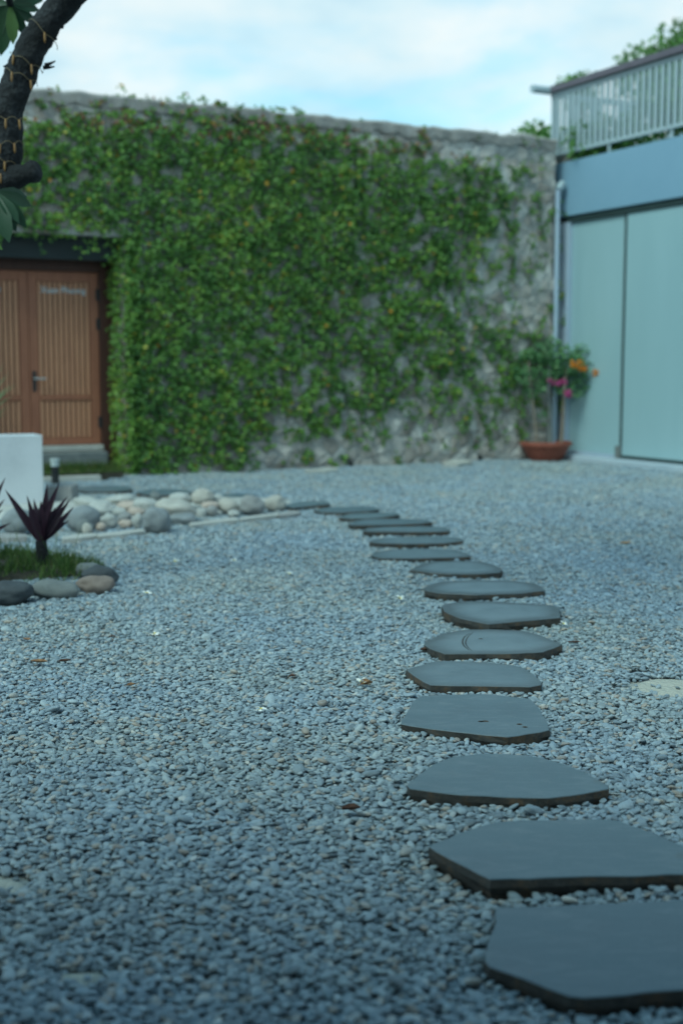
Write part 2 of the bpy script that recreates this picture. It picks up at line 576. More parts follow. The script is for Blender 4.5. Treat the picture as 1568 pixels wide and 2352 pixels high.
M['orange_leaf'] = speckled('orange_dry_leaf', [(0.3, (0.35, 0.14, 0.03)), (0.7, (0.55, 0.27, 0.07))], 22, 0.75, 0.3, 0.004, 90)


def rock_mat(name, a, b, c):
    return speckled(name, [(0.3, a), (0.5, b), (0.72, c)], 9, 0.78, 0.3, 0.006, 130)


M['rock_grey'] = rock_mat('grey_river_rock', (0.19, 0.195, 0.19), (0.26, 0.26, 0.25), (0.33, 0.325, 0.31))
M['rock_cream'] = rock_mat('cream_river_rock', (0.33, 0.31, 0.27), (0.43, 0.405, 0.355), (0.51, 0.485, 0.43))
M['rock_pale'] = rock_mat('pale_river_rock', (0.32, 0.325, 0.30), (0.41, 0.41, 0.38), (0.50, 0.495, 0.46))
M['rock_pink'] = rock_mat('pinkish_river_rock', (0.36, 0.28, 0.23), (0.46, 0.37, 0.31), (0.55, 0.46, 0.40))
M['rock_slate'] = rock_mat('slate_grey_river_rock', (0.16, 0.18, 0.185), (0.22, 0.24, 0.245), (0.30, 0.31, 0.31))
M['rock_dark'] = rock_mat('charcoal_river_rock', (0.035, 0.042, 0.048), (0.055, 0.065, 0.072), (0.085, 0.095, 0.10))
M['rock_red'] = rock_mat('reddish_river_rock', (0.15, 0.115, 0.095), (0.21, 0.165, 0.14), (0.28, 0.23, 0.20))
M['rock_mid'] = rock_mat('mid_grey_river_rock', (0.10, 0.115, 0.115), (0.155, 0.17, 0.165), (0.22, 0.23, 0.22))

# ------------------------------------------------------------------ leaves as one mesh
HEX = np.array([(0, 0, 0), (0.28, 0.42, 0.10), (0.75, 0.33, 0.05), (1.0, 0, -0.10), (0.75, -0.33, 0.05), (0.28, -0.42, 0.10), (0.5, 0, -0.02)])
HEXF = [(0, 6, 1), (1, 6, 2), (2, 6, 3), (3, 6, 4), (4, 6, 5), (5, 6, 0)]
LANCE = np.array([(0, 0.012, 0), (0.25, 0.10, 0.02), (0.55, 0.16, 0.01), (0.8, 0.12, -0.05), (1.0, 0, -0.14), (0.8, -0.12, -0.05), (0.55, -0.16, 0.01), (0.25, -0.10, 0.02), (0, -0.012, 0),
                  (0.25, 0, -0.01), (0.55, 0, -0.03), (0.8, 0, -0.08)])
LANCEF = [(0, 9, 1), (1, 9, 10, 2), (2, 10, 11, 3), (3, 11, 4), (4, 11, 5), (5, 11, 10, 6), (6, 10, 9, 7), (7, 9, 8), (8, 9, 0)]


def leaves(name, P, D, Nrm, L, Wd, tone, mat, parent, tpl=HEX, tplF=HEXF, loc=None):
    """leaf blades at P, pointing along D, facing Nrm, all one foliage mesh"""
    P, D, Nrm = np.asarray(P, float), np.asarray(D, float), np.asarray(Nrm, float)
    D = D / np.linalg.norm(D, axis=1, keepdims=True)
    S = np.cross(Nrm, D)
    S /= np.linalg.norm(S, axis=1, keepdims=True) + 1e-9
    Q = np.cross(D, S)
    L, Wd = np.asarray(L), np.asarray(Wd)
    k = len(tpl)
    V = (P[:, None, :] + D[:, None, :] * (tpl[None, :, 0:1] * L[:, None, None]) + S[:, None, :] * (tpl[None, :, 1:2] * Wd[:, None, None])
         + Q[:, None, :] * (tpl[None, :, 2:3] * L[:, None, None])).reshape(-1, 3)
    n = len(P)
    me = bpy.data.meshes.new(name)
    base = wloc(parent) if parent is not None else (np.array(loc) if loc is not None else np.zeros(3))
    loops = np.concatenate([np.array(f) for f in tplF])
    sizes = np.array([len(f) for f in tplF])
    me.vertices.add(n * k)
    me.vertices.foreach_set('co', (V - base).astype(np.float32).ravel())
    LI = (loops[None, :] + (np.arange(n) * k)[:, None]).ravel()
    me.loops.add(len(LI))
    me.loops.foreach_set('vertex_index', LI.astype(np.int32))
    SZ = np.tile(sizes, n)
    me.polygons.add(len(SZ))
    me.polygons.foreach_set('loop_start', np.concatenate([[0], np.cumsum(SZ)[:-1]]).astype(np.int32))
    me.update(calc_edges=True)
    a = me.attributes.new('leaf_tone', 'FLOAT', 'POINT')
    a.data.foreach_set('value', np.repeat(np.asarray(tone, np.float32), k))
    me.polygons.foreach_set('use_smooth', np.ones(len(SZ), dtype=bool))
    me.materials.append(mat)
    o = bpy.data.objects.new(name, me)
    COL.objects.link(o)
    o.parent = parent
    if parent is None:
        o.location = [float(v) for v in base]
    return o


def unit(v):
    v = np.asarray(v, float)
    return v / (np.linalg.norm(v, axis=-1, keepdims=True) + 1e-9)


# ------------------------------------------------------------------ stepping stones (outlines surveyed from the plan)
def z6(pts): return [(620.7 + .5 * x, 1102.5 + .5 * y) for x, y in pts]
def z7(pts): return [(816.7 + .4792 * x, 1674.2 + .4792 * y) for x, y in pts]


TOPZ = 0.036
SLABS = [
    ('largest smooth slate slab, cut off by the bottom corner, an orange leaf beside it', 0,
     z7([(670, 855), (750, 855), (900, 848), (1100, 840), (1300, 830), (1568, 818), (1720, 822), (1860, 930), (1900, 1050), (1800, 1190), (1568, 1250), (1450, 1255), (1300, 1275), (1090, 1288), (1030, 1280), (920, 1245), (800, 1195), (640, 1140), (615, 1110), (640, 1000), (665, 920)])),
    ('wide angular slate slab with a straight black front edge, second from the near end', 0,
     z7([(343, 560), (480, 505), (600, 465), (690, 443), (850, 437), (1000, 434), (1180, 433), (1260, 440), (1370, 480), (1480, 525), (1568, 560), (1660, 605), (1690, 650), (1640, 692), (1568, 695), (1300, 705), (1100, 705), (900, 713), (750, 715), (640, 722), (480, 635)])),
    ('lens shaped slate slab with rounded back and brown front edge, third from the near end', 0,
     z7([(240, 268), (300, 220), (370, 170), (450, 135), (570, 120), (680, 117), (800, 125), (900, 140), (1000, 170), (1110, 215), (1210, 270), (1210, 285), (1080, 310), (920, 332), (700, 325), (500, 315), (330, 295), (255, 285)])),
    ('five sided slate slab with small dark chips on top, fourth from the near end', 0,
     z6([(598, 1120), (612, 1085), (650, 1020), (690, 993), (800, 985), (1000, 982), (1195, 1005), (1215, 1025), (1265, 1100), (1283, 1148), (1180, 1165), (1090, 1180), (1000, 1172), (900, 1160), (745, 1143)])),
    ('slate slab with a long pointed tip towards the left, fifth from the near end', 0,
     z6([(622, 868), (690, 850), (740, 835), (800, 830), (900, 833), (1000, 838), (1120, 850), (1160, 862), (1205, 890), (1243, 925), (1245, 940), (1190, 950), (960, 945), (735, 942), (700, 925), (650, 892)])),
    ('slate slab scratched with two curved arcs, sixth from the near end', 0,
     z6([(705, 755), (712, 742), (790, 705), (880, 688), (1000, 685), (1160, 692), (1240, 712), (1337, 752), (1330, 760), (1250, 790), (1100, 797), (800, 798), (735, 775)])),
    ('angular slate slab with a squared right end, seventh from the near end', 0,
     z6([(785, 580), (800, 568), (900, 556), (1000, 556), (1200, 568), (1300, 575), (1325, 590), (1330, 632), (1150, 648), (1000, 662), (870, 635), (800, 605)])),
    ('long oval slate slab, eighth from the near end, behind the squared one', 0,
     z6([(707, 495), (720, 482), (790, 465), (950, 460), (1120, 462), (1220, 475), (1255, 498), (1258, 508), (1150, 520), (950, 527), (780, 520), (712, 508)])),
    ('slate slab with a sloping broken brown left rim, ninth from the near end', 1,
     z6([(640, 412), (690, 385), (740, 375), (850, 370), (970, 374), (1040, 395), (1065, 412), (1050, 425), (950, 432), (830, 432), (730, 425), (690, 418)])),
    ('thin oval slate slab level with the purple plant, tenth from the near end', 0,
     z6([(458, 345), (480, 330), (560, 318), (700, 314), (850, 320), (915, 340), (915, 350), (850, 355), (650, 360), (500, 358)])),
    ('narrow oval slate slab, eleventh from the near end of the curving path', 0,
     z6([(455, 283), (470, 272), (560, 262), (700, 257), (850, 262), (885, 272), (880, 280), (800, 290), (650, 293), (500, 290)])),
    ('straight sided slate slab with a rusty front edge, twelfth from the near end', 0,
     z6([(424, 232), (445, 220), (560, 214), (700, 212), (800, 216), (822, 228), (815, 235), (700, 238), (550, 236), (450, 236)])),
    ('thin slate slab seen almost edge on, thirteenth from the near end', 0,
     z6([(358, 200), (400, 185), (500, 178), (640, 178), (720, 182), (742, 192), (700, 198), (600, 203), (450, 206), (370, 207)])),
    ('short pale slate slab, fourteenth from the near end where the path bends', 0,
     z6([(315, 170), (360, 155), (460, 150), (580, 150), (592, 158), (540, 168), (450, 177), (360, 177)])),
    ('grey slate slab next but one beyond the path bend, fifteenth from the near end', 0,
     z6([(200, 138), (260, 125), (380, 122), (480, 124), (500, 135), (450, 142), (330, 148), (230, 147)])),
    ('rusty edged slate slab touching the last cream boulder of the rock bed', 0,
     z6([(40, 120), (100, 105), (180, 97), (270, 100), (272, 110), (200, 117), (110, 127)])),
    ('dark slate slab just behind the round grey and cream boulders at the bed end', 0,
     [(505, 1139), (530, 1134), (570, 1133), (580, 1137), (565, 1142), (520, 1144)]),
    ('long dark slate slab behind the middle of the boulder bed', 0,
     [(312, 1131), (335, 1125), (380, 1123), (430, 1125), (440, 1131), (410, 1136), (345, 1137)]),
    ('dark slate slab beside the concrete block, farthest along the path', 0,
     [(170, 1124), (200, 1117), (250, 1115), (300, 1117), (304, 1124), (270, 1128), (200, 1129)]),
]
slab_polys = []


def slab(label, rough_rim, px, rim=0.3, drop=0.0):
    top = TOPZ - drop
    P = [gnd(x, y, top)[:2] for x, y in px]
    P = np.array(P)
    n = len(P)
    out = []
    # keep corners, put slightly wavering points between them
    per = np.linalg.norm(np.roll(P, -1, 0) - P, axis=1)
    for i in range(n):
        a, b = P[i], P[(i + 1) % n]
        m = max(1, int(per[i] / 0.035))
        d = (b - a) / (per[i] + 1e-9)
        nr = np.array([d[1], -d[0]])
        for k in range(m):
            q = a + (b - a) * (k / m)
            w = mnoise.noise(Vector((q[0] * 14, q[1] * 14, 3.0))) * 0.006 + mnoise.noise(Vector((q[0] * 45, q[1] * 45, 1.0))) * 0.0025
            out.append(q + nr * w)
    Q = np.array(out)
    # one pass of corner softening
    Q = 0.05 * np.roll(Q, 1, 0) + 0.90 * Q + 0.05 * np.roll(Q, -1, 0)
    cen = Q.mean(0)
    area = 0.5 * np.sum(Q[:, 0] * np.roll(Q[:, 1], -1) - Q[:, 1] * np.roll(Q[:, 0], -1))
    if area < 0:
        Q = Q[::-1]
    nq = len(Q)
    tang = unit(np.roll(Q, -1, 0) - np.roll(Q, 1, 0))
    nor = np.stack([tang[:, 1], -tang[:, 0]], 1)
    rings = []
    lv = [(-0.0035, 0.0), (-0.0012, -0.0006), (0.0, -0.003)]
    low = [(0.002, -0.022), (-0.002, -0.04), (-0.008, -0.062), (-0.02, -0.085)]
    for off, dz in lv:
        rings.append(np.column_stack([Q + nor * off, np.full(nq, top + dz)]))
    for j, (off, dz) in enumerate(low):
        w = np.array([mnoise.noise(Vector((q[0] * 18, q[1] * 18, dz * 60))) * 0.007 + mnoise.noise(Vector((q[0] * 60, q[1] * 60, dz * 150))) * 0.003 for q in Q])
        ex = 0.0
        if rough_rim:
            lf = np.clip((cen[0] - Q[:, 0]) / 0.3, 0, 1)
            ex = lf * (0.035 * (j + 1) / 2.2)
        rings.append(np.column_stack([Q + nor * (off + w + ex)[:, None], np.full(nq, top + dz)]))
    V = np.concatenate(rings)
    Fc, MI = [], []
    nb_ = len(V)
    inner = [0.985, 0.955, 0.91, 0.84, 0.72, 0.5, 0.25]
    R0 = rings[0][:, :2]
    rims = [1.0, 0.97, 0.88, 0.68, 0.38, 0.06, 0.0]
    prev = list(range(nq))
    IV = []
    for f in inner:
        cur = [nb_ + len(IV) + k for k in range(nq)]
        IV.extend([(*(cen + (q - cen) * f), top) for q in R0])
        for k in range(nq):
            Fc.append((prev[k], prev[(k + 1) % nq], cur[(k + 1) % nq], cur[k]))
            MI.append(0)
        prev = cur
    IV.append((cen[0], cen[1], top))
    for k in range(nq):
        Fc.append((prev[k], prev[(k + 1) % nq], nb_ + len(IV) - 1))
        MI.append(0)
    V = np.concatenate([V, np.array(IV)])
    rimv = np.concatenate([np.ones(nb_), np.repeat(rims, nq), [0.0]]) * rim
    for r in range(len(rings) - 1):
        for k in range(nq):
            Fc.append((r * nq + k, (r + 1) * nq + k, (r + 1) * nq + (k + 1) % nq, r * nq + (k + 1) % nq))
            MI.append(0 if r < 2 else 1)
    o = obj('stepping_stone', V, Fc, [M['slate'], M['slate_side']], None, (cen[0], cen[1], 0.0), False, MI)
    ar = o.data.attributes.new('sheenless_rim', 'FLOAT', 'POINT')
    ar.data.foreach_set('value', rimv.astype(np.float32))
    ar = o.data.attributes.new('painted_sheen', 'FLOAT', 'POINT')
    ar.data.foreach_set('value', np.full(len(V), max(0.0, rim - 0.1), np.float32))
    tag(o, label, 'stepping stone', 'slate stepping stones across the gravel', kind='thing')
    slab_polys.append(Q)
    return o


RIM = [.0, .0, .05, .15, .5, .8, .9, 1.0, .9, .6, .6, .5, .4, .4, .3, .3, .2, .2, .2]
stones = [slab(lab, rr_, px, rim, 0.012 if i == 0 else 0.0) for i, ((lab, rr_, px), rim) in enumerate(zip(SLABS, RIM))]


def scratch(stone, px, w):
    P = [gnd(x, y, TOPZ) for x, y in px]
    P = smooth_path(P, 5)
    V, Fc = [], []
    for i, p in enumerate(P):
        d = unit(P[min(i + 1, len(P) - 1)] - P[max(i - 1, 0)])
        s_ = np.array([-d[1], d[0], 0]) * w * (.4 + .6 * math.sin(math.pi * i / (len(P) - 1)))
        V += [p + s_ + ZZ * .0006, p - s_ + ZZ * .0006]
    Fc = [(2 * i, 2 * i + 1, 2 * i + 3, 2 * i + 2) for i in range(len(P) - 1)]
    obj('scratch', V, Fc, M['slate_side'], stone)


scratch(stones[5], z6([(915, 705), (890, 722), (882, 742), (888, 762), (912, 782)]), .004)
scratch(stones[5], z6([(930, 700), (906, 722), (896, 745), (903, 765), (925, 785)]), .003)
for (x, y, rx_) in ((985, 1110, 15), (965, 1111, 9), (1142, 1124, 9), (1168, 1137, 8)):
    scratch(stones[3], z6([(x - rx_, y), (x, y - 2), (x + rx_, y + 1)]), .009)
scratch(stones[5], z6([(955, 730), (965, 729), (975, 731)]), .006)

# ------------------------------------------------------------------ ground sheet
SAND = [(*gnd(1560, 1573)[:2], 0.24, 0.16), (*gnd(0, 2022)[:2], 0.075, 0.07), (*gnd(185, 2235)[:2], 0.05, 0.03),
        (*gnd(1465, 1537)[:2], 0.07, 0.04)]


def sandiness(x, y):
    x, y = np.asarray(x), np.asarray(y)
    s = np.zeros_like(x, dtype=float)
    for cx, cy, rx, ry in SAND:
        wob = 0.25 * np.sin(x * 23 + cy) + 0.2 * np.sin(y * 31 + cx * 3) + 0.15 * np.sin((x + y) * 57)
        d = ((x - cx) / rx) ** 2 + ((y - cy) / ry) ** 2 + wob
        s = np.maximum(s, np.clip(1.6 - d, 0, 1))
    return s


def gz(x, y):
    return 0.010 * np.sin(x * 2.1 + 0.7) * np.sin(y * 1.7) + 0.006 * np.sin(x * 5.3 + y * 3.1)


gx = np.concatenate([[-100, -40, -15], np.arange(-6, 6.01, 0.06), [15, 40, 100]])
gy = np.concatenate([[-100, -30, -8, 0], np.arange(1.2, 9.01, 0.06), np.arange(9.5, 21, 0.5), [30, 60, 120]])
GX, GY = np.meshgrid(gx, gy)
near = (np.abs(GX) < 7) & (GY > 1) & (GY < 20)
GZ = np.where(near, gz(GX, GY), 0.0) - 0.030 + 0.026 * sandiness(GX, GY)
V = np.column_stack([GX.ravel(), GY.ravel(), GZ.ravel()])
w = len(gx)
Fc = [(j * w + i, j * w + i + 1, (j + 1) * w + i + 1, (j + 1) * w + i) for j in range(len(gy) - 1) for i in range(w - 1)]
ground = obj('ground', V, Fc, M['ground'], smooth=True)
a_ = ground.data.attributes.new('gravelly', 'FLOAT', 'POINT')
a_.data.foreach_set('value', (1 - np.clip(sandiness(V[:, 0], V[:, 1]) * 1.6, 0, 1)).astype(np.float32))
tag(ground, kind='structure')

# ------------------------------------------------------------------ gravel (stuff)
def pebble_mesh(i):
    bm = bmesh.new()
    bmesh.ops.create_icosphere(bm, subdivisions=3 if i < 6 else 2, radius=1.0)
    sd = i * 7.3
    ax = (1.0, random.uniform(0.62, 0.92), random.uniform(0.42, 0.66))
    for v in bm.verts:
        c = v.co.copy()
        d = 1 + 0.26 * mnoise.noise(c * 0.9 + Vector((sd, 0, 0))) + 0.12 * mnoise.noise(c * 2.2 + Vector((0, sd, 0)))
        c = c * d
        c.x = math.copysign(abs(c.x) ** 0.88, c.x)
        c.y = math.copysign(abs(c.y) ** 0.9, c.y)
        v.co = Vector((c.x * ax[0], c.y * ax[1], c.z * ax[2]))
    me = bpy.data.meshes.new('pebble')
    bm.to_mesh(me)
    bm.free()
    me.materials.append(M['pebble'])
    me.polygons.foreach_set('use_smooth', np.ones(len(me.polygons), dtype=bool))
    return me


pcol = bpy.data.collections.new('pebble_kinds')      # not linked: only the source of the gravel
NP = 14
for i in range(NP):
    pcol.objects.link(bpy.data.objects.new('pebble_kind', pebble_mesh(i)))


def inside(poly, X, Y):
    r = np.zeros(len(X), bool)
    n = len(poly)
    j = n - 1
    for i in range(n):
        xi, yi, xj, yj = poly[i][0], poly[i][1], poly[j][0], poly[j][1]
        c = ((yi > Y) != (yj > Y)) & (X < (xj - xi) * (Y - yi) / (yj - yi + 1e-12) + xi)
        r ^= c
        j = i
    return r


# things the gravel must stay out of: filled in below, built last
EXCL = []          # polygons
def scatter_gravel():
    Xs, Ys, Zs, Ss = [], [], [], []

    def layer(y0, y1, sp, z, dens, size, zj):
        ys = np.arange(y0, y1, sp * 0.9)
        for y in ys:
            hw = 0.285 * y + 1.5
            x = np.arange(-hw, hw, sp) + rng.uniform(-sp, sp)
            k = rng.random(len(x)) < dens
            x = x[k] + rng.uniform(-0.45, 0.45, k.sum()) * sp
            yy = y + rng.uniform(-0.45, 0.45, k.sum()) * sp
            Xs.append(x); Ys.append(yy)
            Zs.append(np.full(len(x), z + 0.011) + rng.uniform(-zj, zj, len(x)))
            Ss.append(size * np.exp(rng.normal(0, 0.24, len(x))))
    layer(1.7, 9.0, 0.0182, -0.020, 1.0, 0.0116, 0.003)
    layer(1.7, 9.0, 0.0190, -0.010, 0.70, 0.0110, 0.004)
    layer(9.0, 18.5, 0.0235, -0.019, 1.0, 0.0142, 0.003)
    layer(9.0, 18.5, 0.0265, -0.009, 0.62, 0.0134, 0.004)
    layer(1.7, 9.0, 0.16, -0.001, 0.5, 0.0165, 0.004)
    X, Y, Z, S = map(np.concatenate, (Xs, Ys, Zs, Ss))
    ok = np.ones(len(X), bool)
    for poly in slab_polys + EXCL:
        P = np.array(poly)[:, :2]
        lo, hi = P.min(0) - 0.02, P.max(0) + 0.02
        idx = np.where((X > lo[0]) & (X < hi[0]) & (Y > lo[1]) & (Y < hi[1]))[0]
        if len(idx):
            c = P.mean(0)
            Pi = c + (P - c) * 1.012
            ok[idx[inside(Pi, X[idx], Y[idx])]] = False
    # behind the stone wall face and inside the building
    rel = np.column_stack([X - C0[0], Y - C0[1]])
    t = rel @ NN[:2]
    q = rel @ U[:2]
    ok &= (t > 0.02) & (q < -0.02)
    sd = sandiness(X, Y)
    ok &= ~((sd > 0.25) & (rng.random(len(X)) < np.clip(sd * 1.5, 0, 0.97)))
    X, Y, Z, S = X[ok], Y[ok], Z[ok], S[ok]
    Z = Z + gz(X, Y)
    n = len(X)
    me = bpy.data.meshes.new('gravel')
    me.vertices.add(n)
    me.vertices.foreach_set('co', np.column_stack([X, Y, Z]).astype(np.float32).ravel())
    rot = np.column_stack([rng.normal(0, 0.28, n), rng.normal(0, 0.28, n), rng.uniform(0, 6.283, n)])
    a = me.attributes.new('turn', 'FLOAT_VECTOR', 'POINT')
    a.data.foreach_set('vector', rot.astype(np.float32).ravel())
    sc = np.column_stack([S * rng.uniform(0.85, 1.3, n), S * rng.uniform(0.85, 1.1, n), S * rng.uniform(0.68, 1.0, n)])
    a = me.attributes.new('size', 'FLOAT_VECTOR', 'POINT')
    a.data.foreach_set('vector', sc.astype(np.float32).ravel())
    a = me.attributes.new('pick', 'INT', 'POINT')
    a.data.foreach_set('value', rng.integers(0, NP, n).astype(np.int32))
    me.update()
    o = bpy.data.objects.new('gravel', me)
    COL.objects.link(o)
    tag(o, 'blue grey pebble gravel covering the courtyard', 'gravel', kind='stuff')
    g = bpy.data.node_groups.new('gravel_scatter', 'GeometryNodeTree')
    g.interface.new_socket('Geometry', in_out='INPUT', socket_type='NodeSocketGeometry')
    g.interface.new_socket('Geometry', in_out='OUTPUT', socket_type='NodeSocketGeometry')
    gi, go = g.nodes.new('NodeGroupInput'), g.nodes.new('NodeGroupOutput')
    inst = g.nodes.new('GeometryNodeInstanceOnPoints')
    ci = g.nodes.new('GeometryNodeCollectionInfo')
    ci.inputs['Collection'].default_value = pcol
    ci.inputs['Separate Children'].default_value = True
    ci.inputs['Reset Children'].default_value = True
    inst.inputs['Pick Instance'].default_value = True

    def attr(nm, ty):
        q = g.nodes.new('GeometryNodeInputNamedAttribute')
        q.data_type = ty
        q.inputs['Name'].default_value = nm
        return [s for s in q.outputs if s.enabled and s.name == 'Attribute'][0]
    e2r = g.nodes.new('FunctionNodeEulerToRotation')
    g.links.new(attr('turn', 'FLOAT_VECTOR'), e2r.inputs[0])
    m2p = g.nodes.new('GeometryNodeMeshToPoints')
    g.links.new(gi.outputs[0], m2p.inputs['Mesh'])
    g.links.new(m2p.outputs[0], inst.inputs['Points'])
    g.links.new(ci.outputs[0], inst.inputs['Instance'])
    g.links.new(attr('pick', 'INT'), inst.inputs['Instance Index'])
    g.links.new(e2r.outputs[0], inst.inputs['Rotation'])
    g.links.new(attr('size', 'FLOAT_VECTOR'), inst.inputs['Scale'])
    g.links.new(inst.outputs[0], go.inputs[0])
    md = o.modifiers.new('scatter', 'NODES')
    md.node_group = g
    print('gravel pebbles', n)


# ------------------------------------------------------------------ the stone wall with its doorway
WALL_H, WALL_D = 4.3, 0.55
OP0, OP1, OPZ = 6.24, 8.35, 2.77        # doorway: from s = OP0 to OP1, soffit height
wall = thing('stone_wall', 'tall weathered rubble stone wall overgrown with ivy behind the gravel court', 'wall', Wp(4, 0, 0))


def relief(s, z):
    v = Vector((s * 3.1, z * 3.1, 0.0))
    return 0.035 * mnoise.noise(v) + 0.018 * mnoise.noise(v * 2.7) + 0.010 * mnoise.noise(v * 7.1)


def wall_panel(mb, s0, s1, z0, z1, step=0.045):
    ns, nz = max(1, int(round((s1 - s0) / step))), max(1, int(round((z1 - z0) / step)))
    V = []
    for j in range(nz + 1):
        z = z0 + (z1 - z0) * j / nz
        for i in range(ns + 1):
            s = s0 + (s1 - s0) * i / ns
            zz_ = z + (0.03 * mnoise.noise(Vector((s * 2.3, 4.0, 1.0))) + 0.015 * mnoise.noise(Vector((s * 9, 4.0, 1.0))) if z > WALL_H - 0.001 else 0)
            V.append(Wp(s, relief(s, z), zz_))
    Fc = [(j * (ns + 1) + i, j * (ns + 1) + i + 1, (j + 1) * (ns + 1) + i + 1, (j + 1) * (ns + 1) + i) for j in range(nz) for i in range(ns)]
    mb.add(V, Fc)


mb = MB()
wall_panel(mb, 0.17, OP0, -0.1, WALL_H)
wall_panel(mb, OP0, OP1, OPZ, WALL_H)
wall_panel(mb, OP1, 12.0, -0.1, WALL_H)
fr = lambda a, b, z: Wp(a, b, z)
mb.box(fr, 0.172, OP0, -WALL_D, -0.05, -0.1, WALL_H - 0.02)
mb.box(fr, OP0, OP1, -WALL_D, -0.05, OPZ, WALL_H - 0.02)
mb.box(fr, OP1, 12.0, -WALL_D, -0.05, -0.1, WALL_H - 0.02)
# reveals and soffit joined to the face
mb.box(fr, -2.5, 0.171, -WALL_D, -0.25, -0.1, WALL_H - 0.02)
mb.box(fr, 0.172, 0.22, -0.06, 0.0, -0.1, WALL_H - 0.02)
mb.box(fr, OP0 - 0.06, OP0, -0.06, 0.01, -0.1, OPZ)
mb.box(fr, OP1, OP1 + 0.06, -0.06, 0.01, -0.1, OPZ)
mb.box(fr, OP0 - 0.06, OP1 + 0.06, -0.06, 0.01, OPZ + 0.001, OPZ + 0.06)
mb.build('wall_body', M['wall'], wall, smooth=False)
mb = MB()
ns = 200
V, Fc = [], []
for i in range(ns + 1):
    s = 0.16 + 11.84 * i / ns
    w1 = 0.03 * mnoise.noise(Vector((s * 2.3, 4.0, 1.0))) + 0.015 * mnoise.noise(Vector((s * 9, 4.0, 1.0)))
    zt = WALL_H + w1 + 0.05 + 0.02 * mnoise.noise(Vector((s * 5, 1, 1)))
    for t, z in ((0.03 + 0.02 * mnoise.noise(Vector((s * 6, 9, 1))), WALL_H + w1 - 0.09 + 0.05 * mnoise.noise(Vector((s * 7, 3, 1)))), (0.05 + 0.02 * mnoise.noise(Vector((s * 6, 2, 1))), zt - 0.03), (0.02, zt), (-WALL_D + 0.02, zt + 0.01), (-WALL_D - 0.03, zt - 0.05)):
        V.append(Wp(s, t, z))
for i in range(ns):
    for k in range(4):
        Fc.append((i * 5 + k, (i + 1) * 5 + k, (i + 1) * 5 + k + 1, i * 5 + k + 1))
mb.add(V, Fc)
mb.build('coping', M['coping'], wall)

# lintel board and head over the door, inside the doorway
DT = -0.42
mb = MB().box(fr, OP0 + 0.003, OP1 - 0.003, -0.16, -0.13, 2.50, OPZ - 0.003)
lint = mb.build('lintel_board', M['lintel'], wall)
EXCL.append([Wp(OP0 - .3, .02, 0), Wp(OP1 + .5, .02, 0), Wp(OP1 + .5, -1, 0), Wp(OP0 - .3, -1, 0)])

# door -----------------------------------------------------------------
DZ0, DZ1 = 0.36, 2.38
rs, _ = on_wall(229, 850, DT)            # right edge of the right-hand leaf
ms, _ = on_wall(69, 850, DT)             # meeting line
LW = ms - rs
door = thing('double_door', 'tan and red timber double door with vertical boards in a dark doorway', 'door', Wp((rs + ms) / 2, DT, DZ0))
mb = MB()
mb.box(fr, OP0 + 0.004, rs - 0.006, DT - 0.10, DT + 0.02, 0.03, 2.60, ch=0.004)
mb.box(fr, ms + LW + 0.008, OP1 - 0.004, DT - 0.10, DT + 0.02, 0.03, 2.60, ch=0.004)
mb.box(fr, rs - 0.004, ms + LW + 0.006, DT - 0.10, DT + 0.03, DZ1 + 0.008, 2.60, ch=0.004)
mb.box(fr, OP0 + 0.004, OP1 - 0.004, DT - 0.13, DT - 0.102, 0.0, 2.75)
mb.build('door_frame', M['door_dark'], door)


def text_mesh(body, size, extr):
    cu = bpy.data.curves.new('lettering', 'FONT')
    cu.body = body
    cu.size = size
    cu.extrude = extr
    cu.offset = size * 0.02
    cu.align_x = 'CENTER'
    tmp = bpy.data.objects.new('lettering_tmp', cu)
    me = bpy.data.meshes.new_from_object(tmp)
    V = np.array([v.co[:] for v in me.vertices])
    Fc = [tuple(p.vertices) for p in me.polygons]
    bpy.data.meshes.remove(me)
    bpy.data.objects.remove(tmp)
    bpy.data.curves.remove(cu)
    return V, Fc


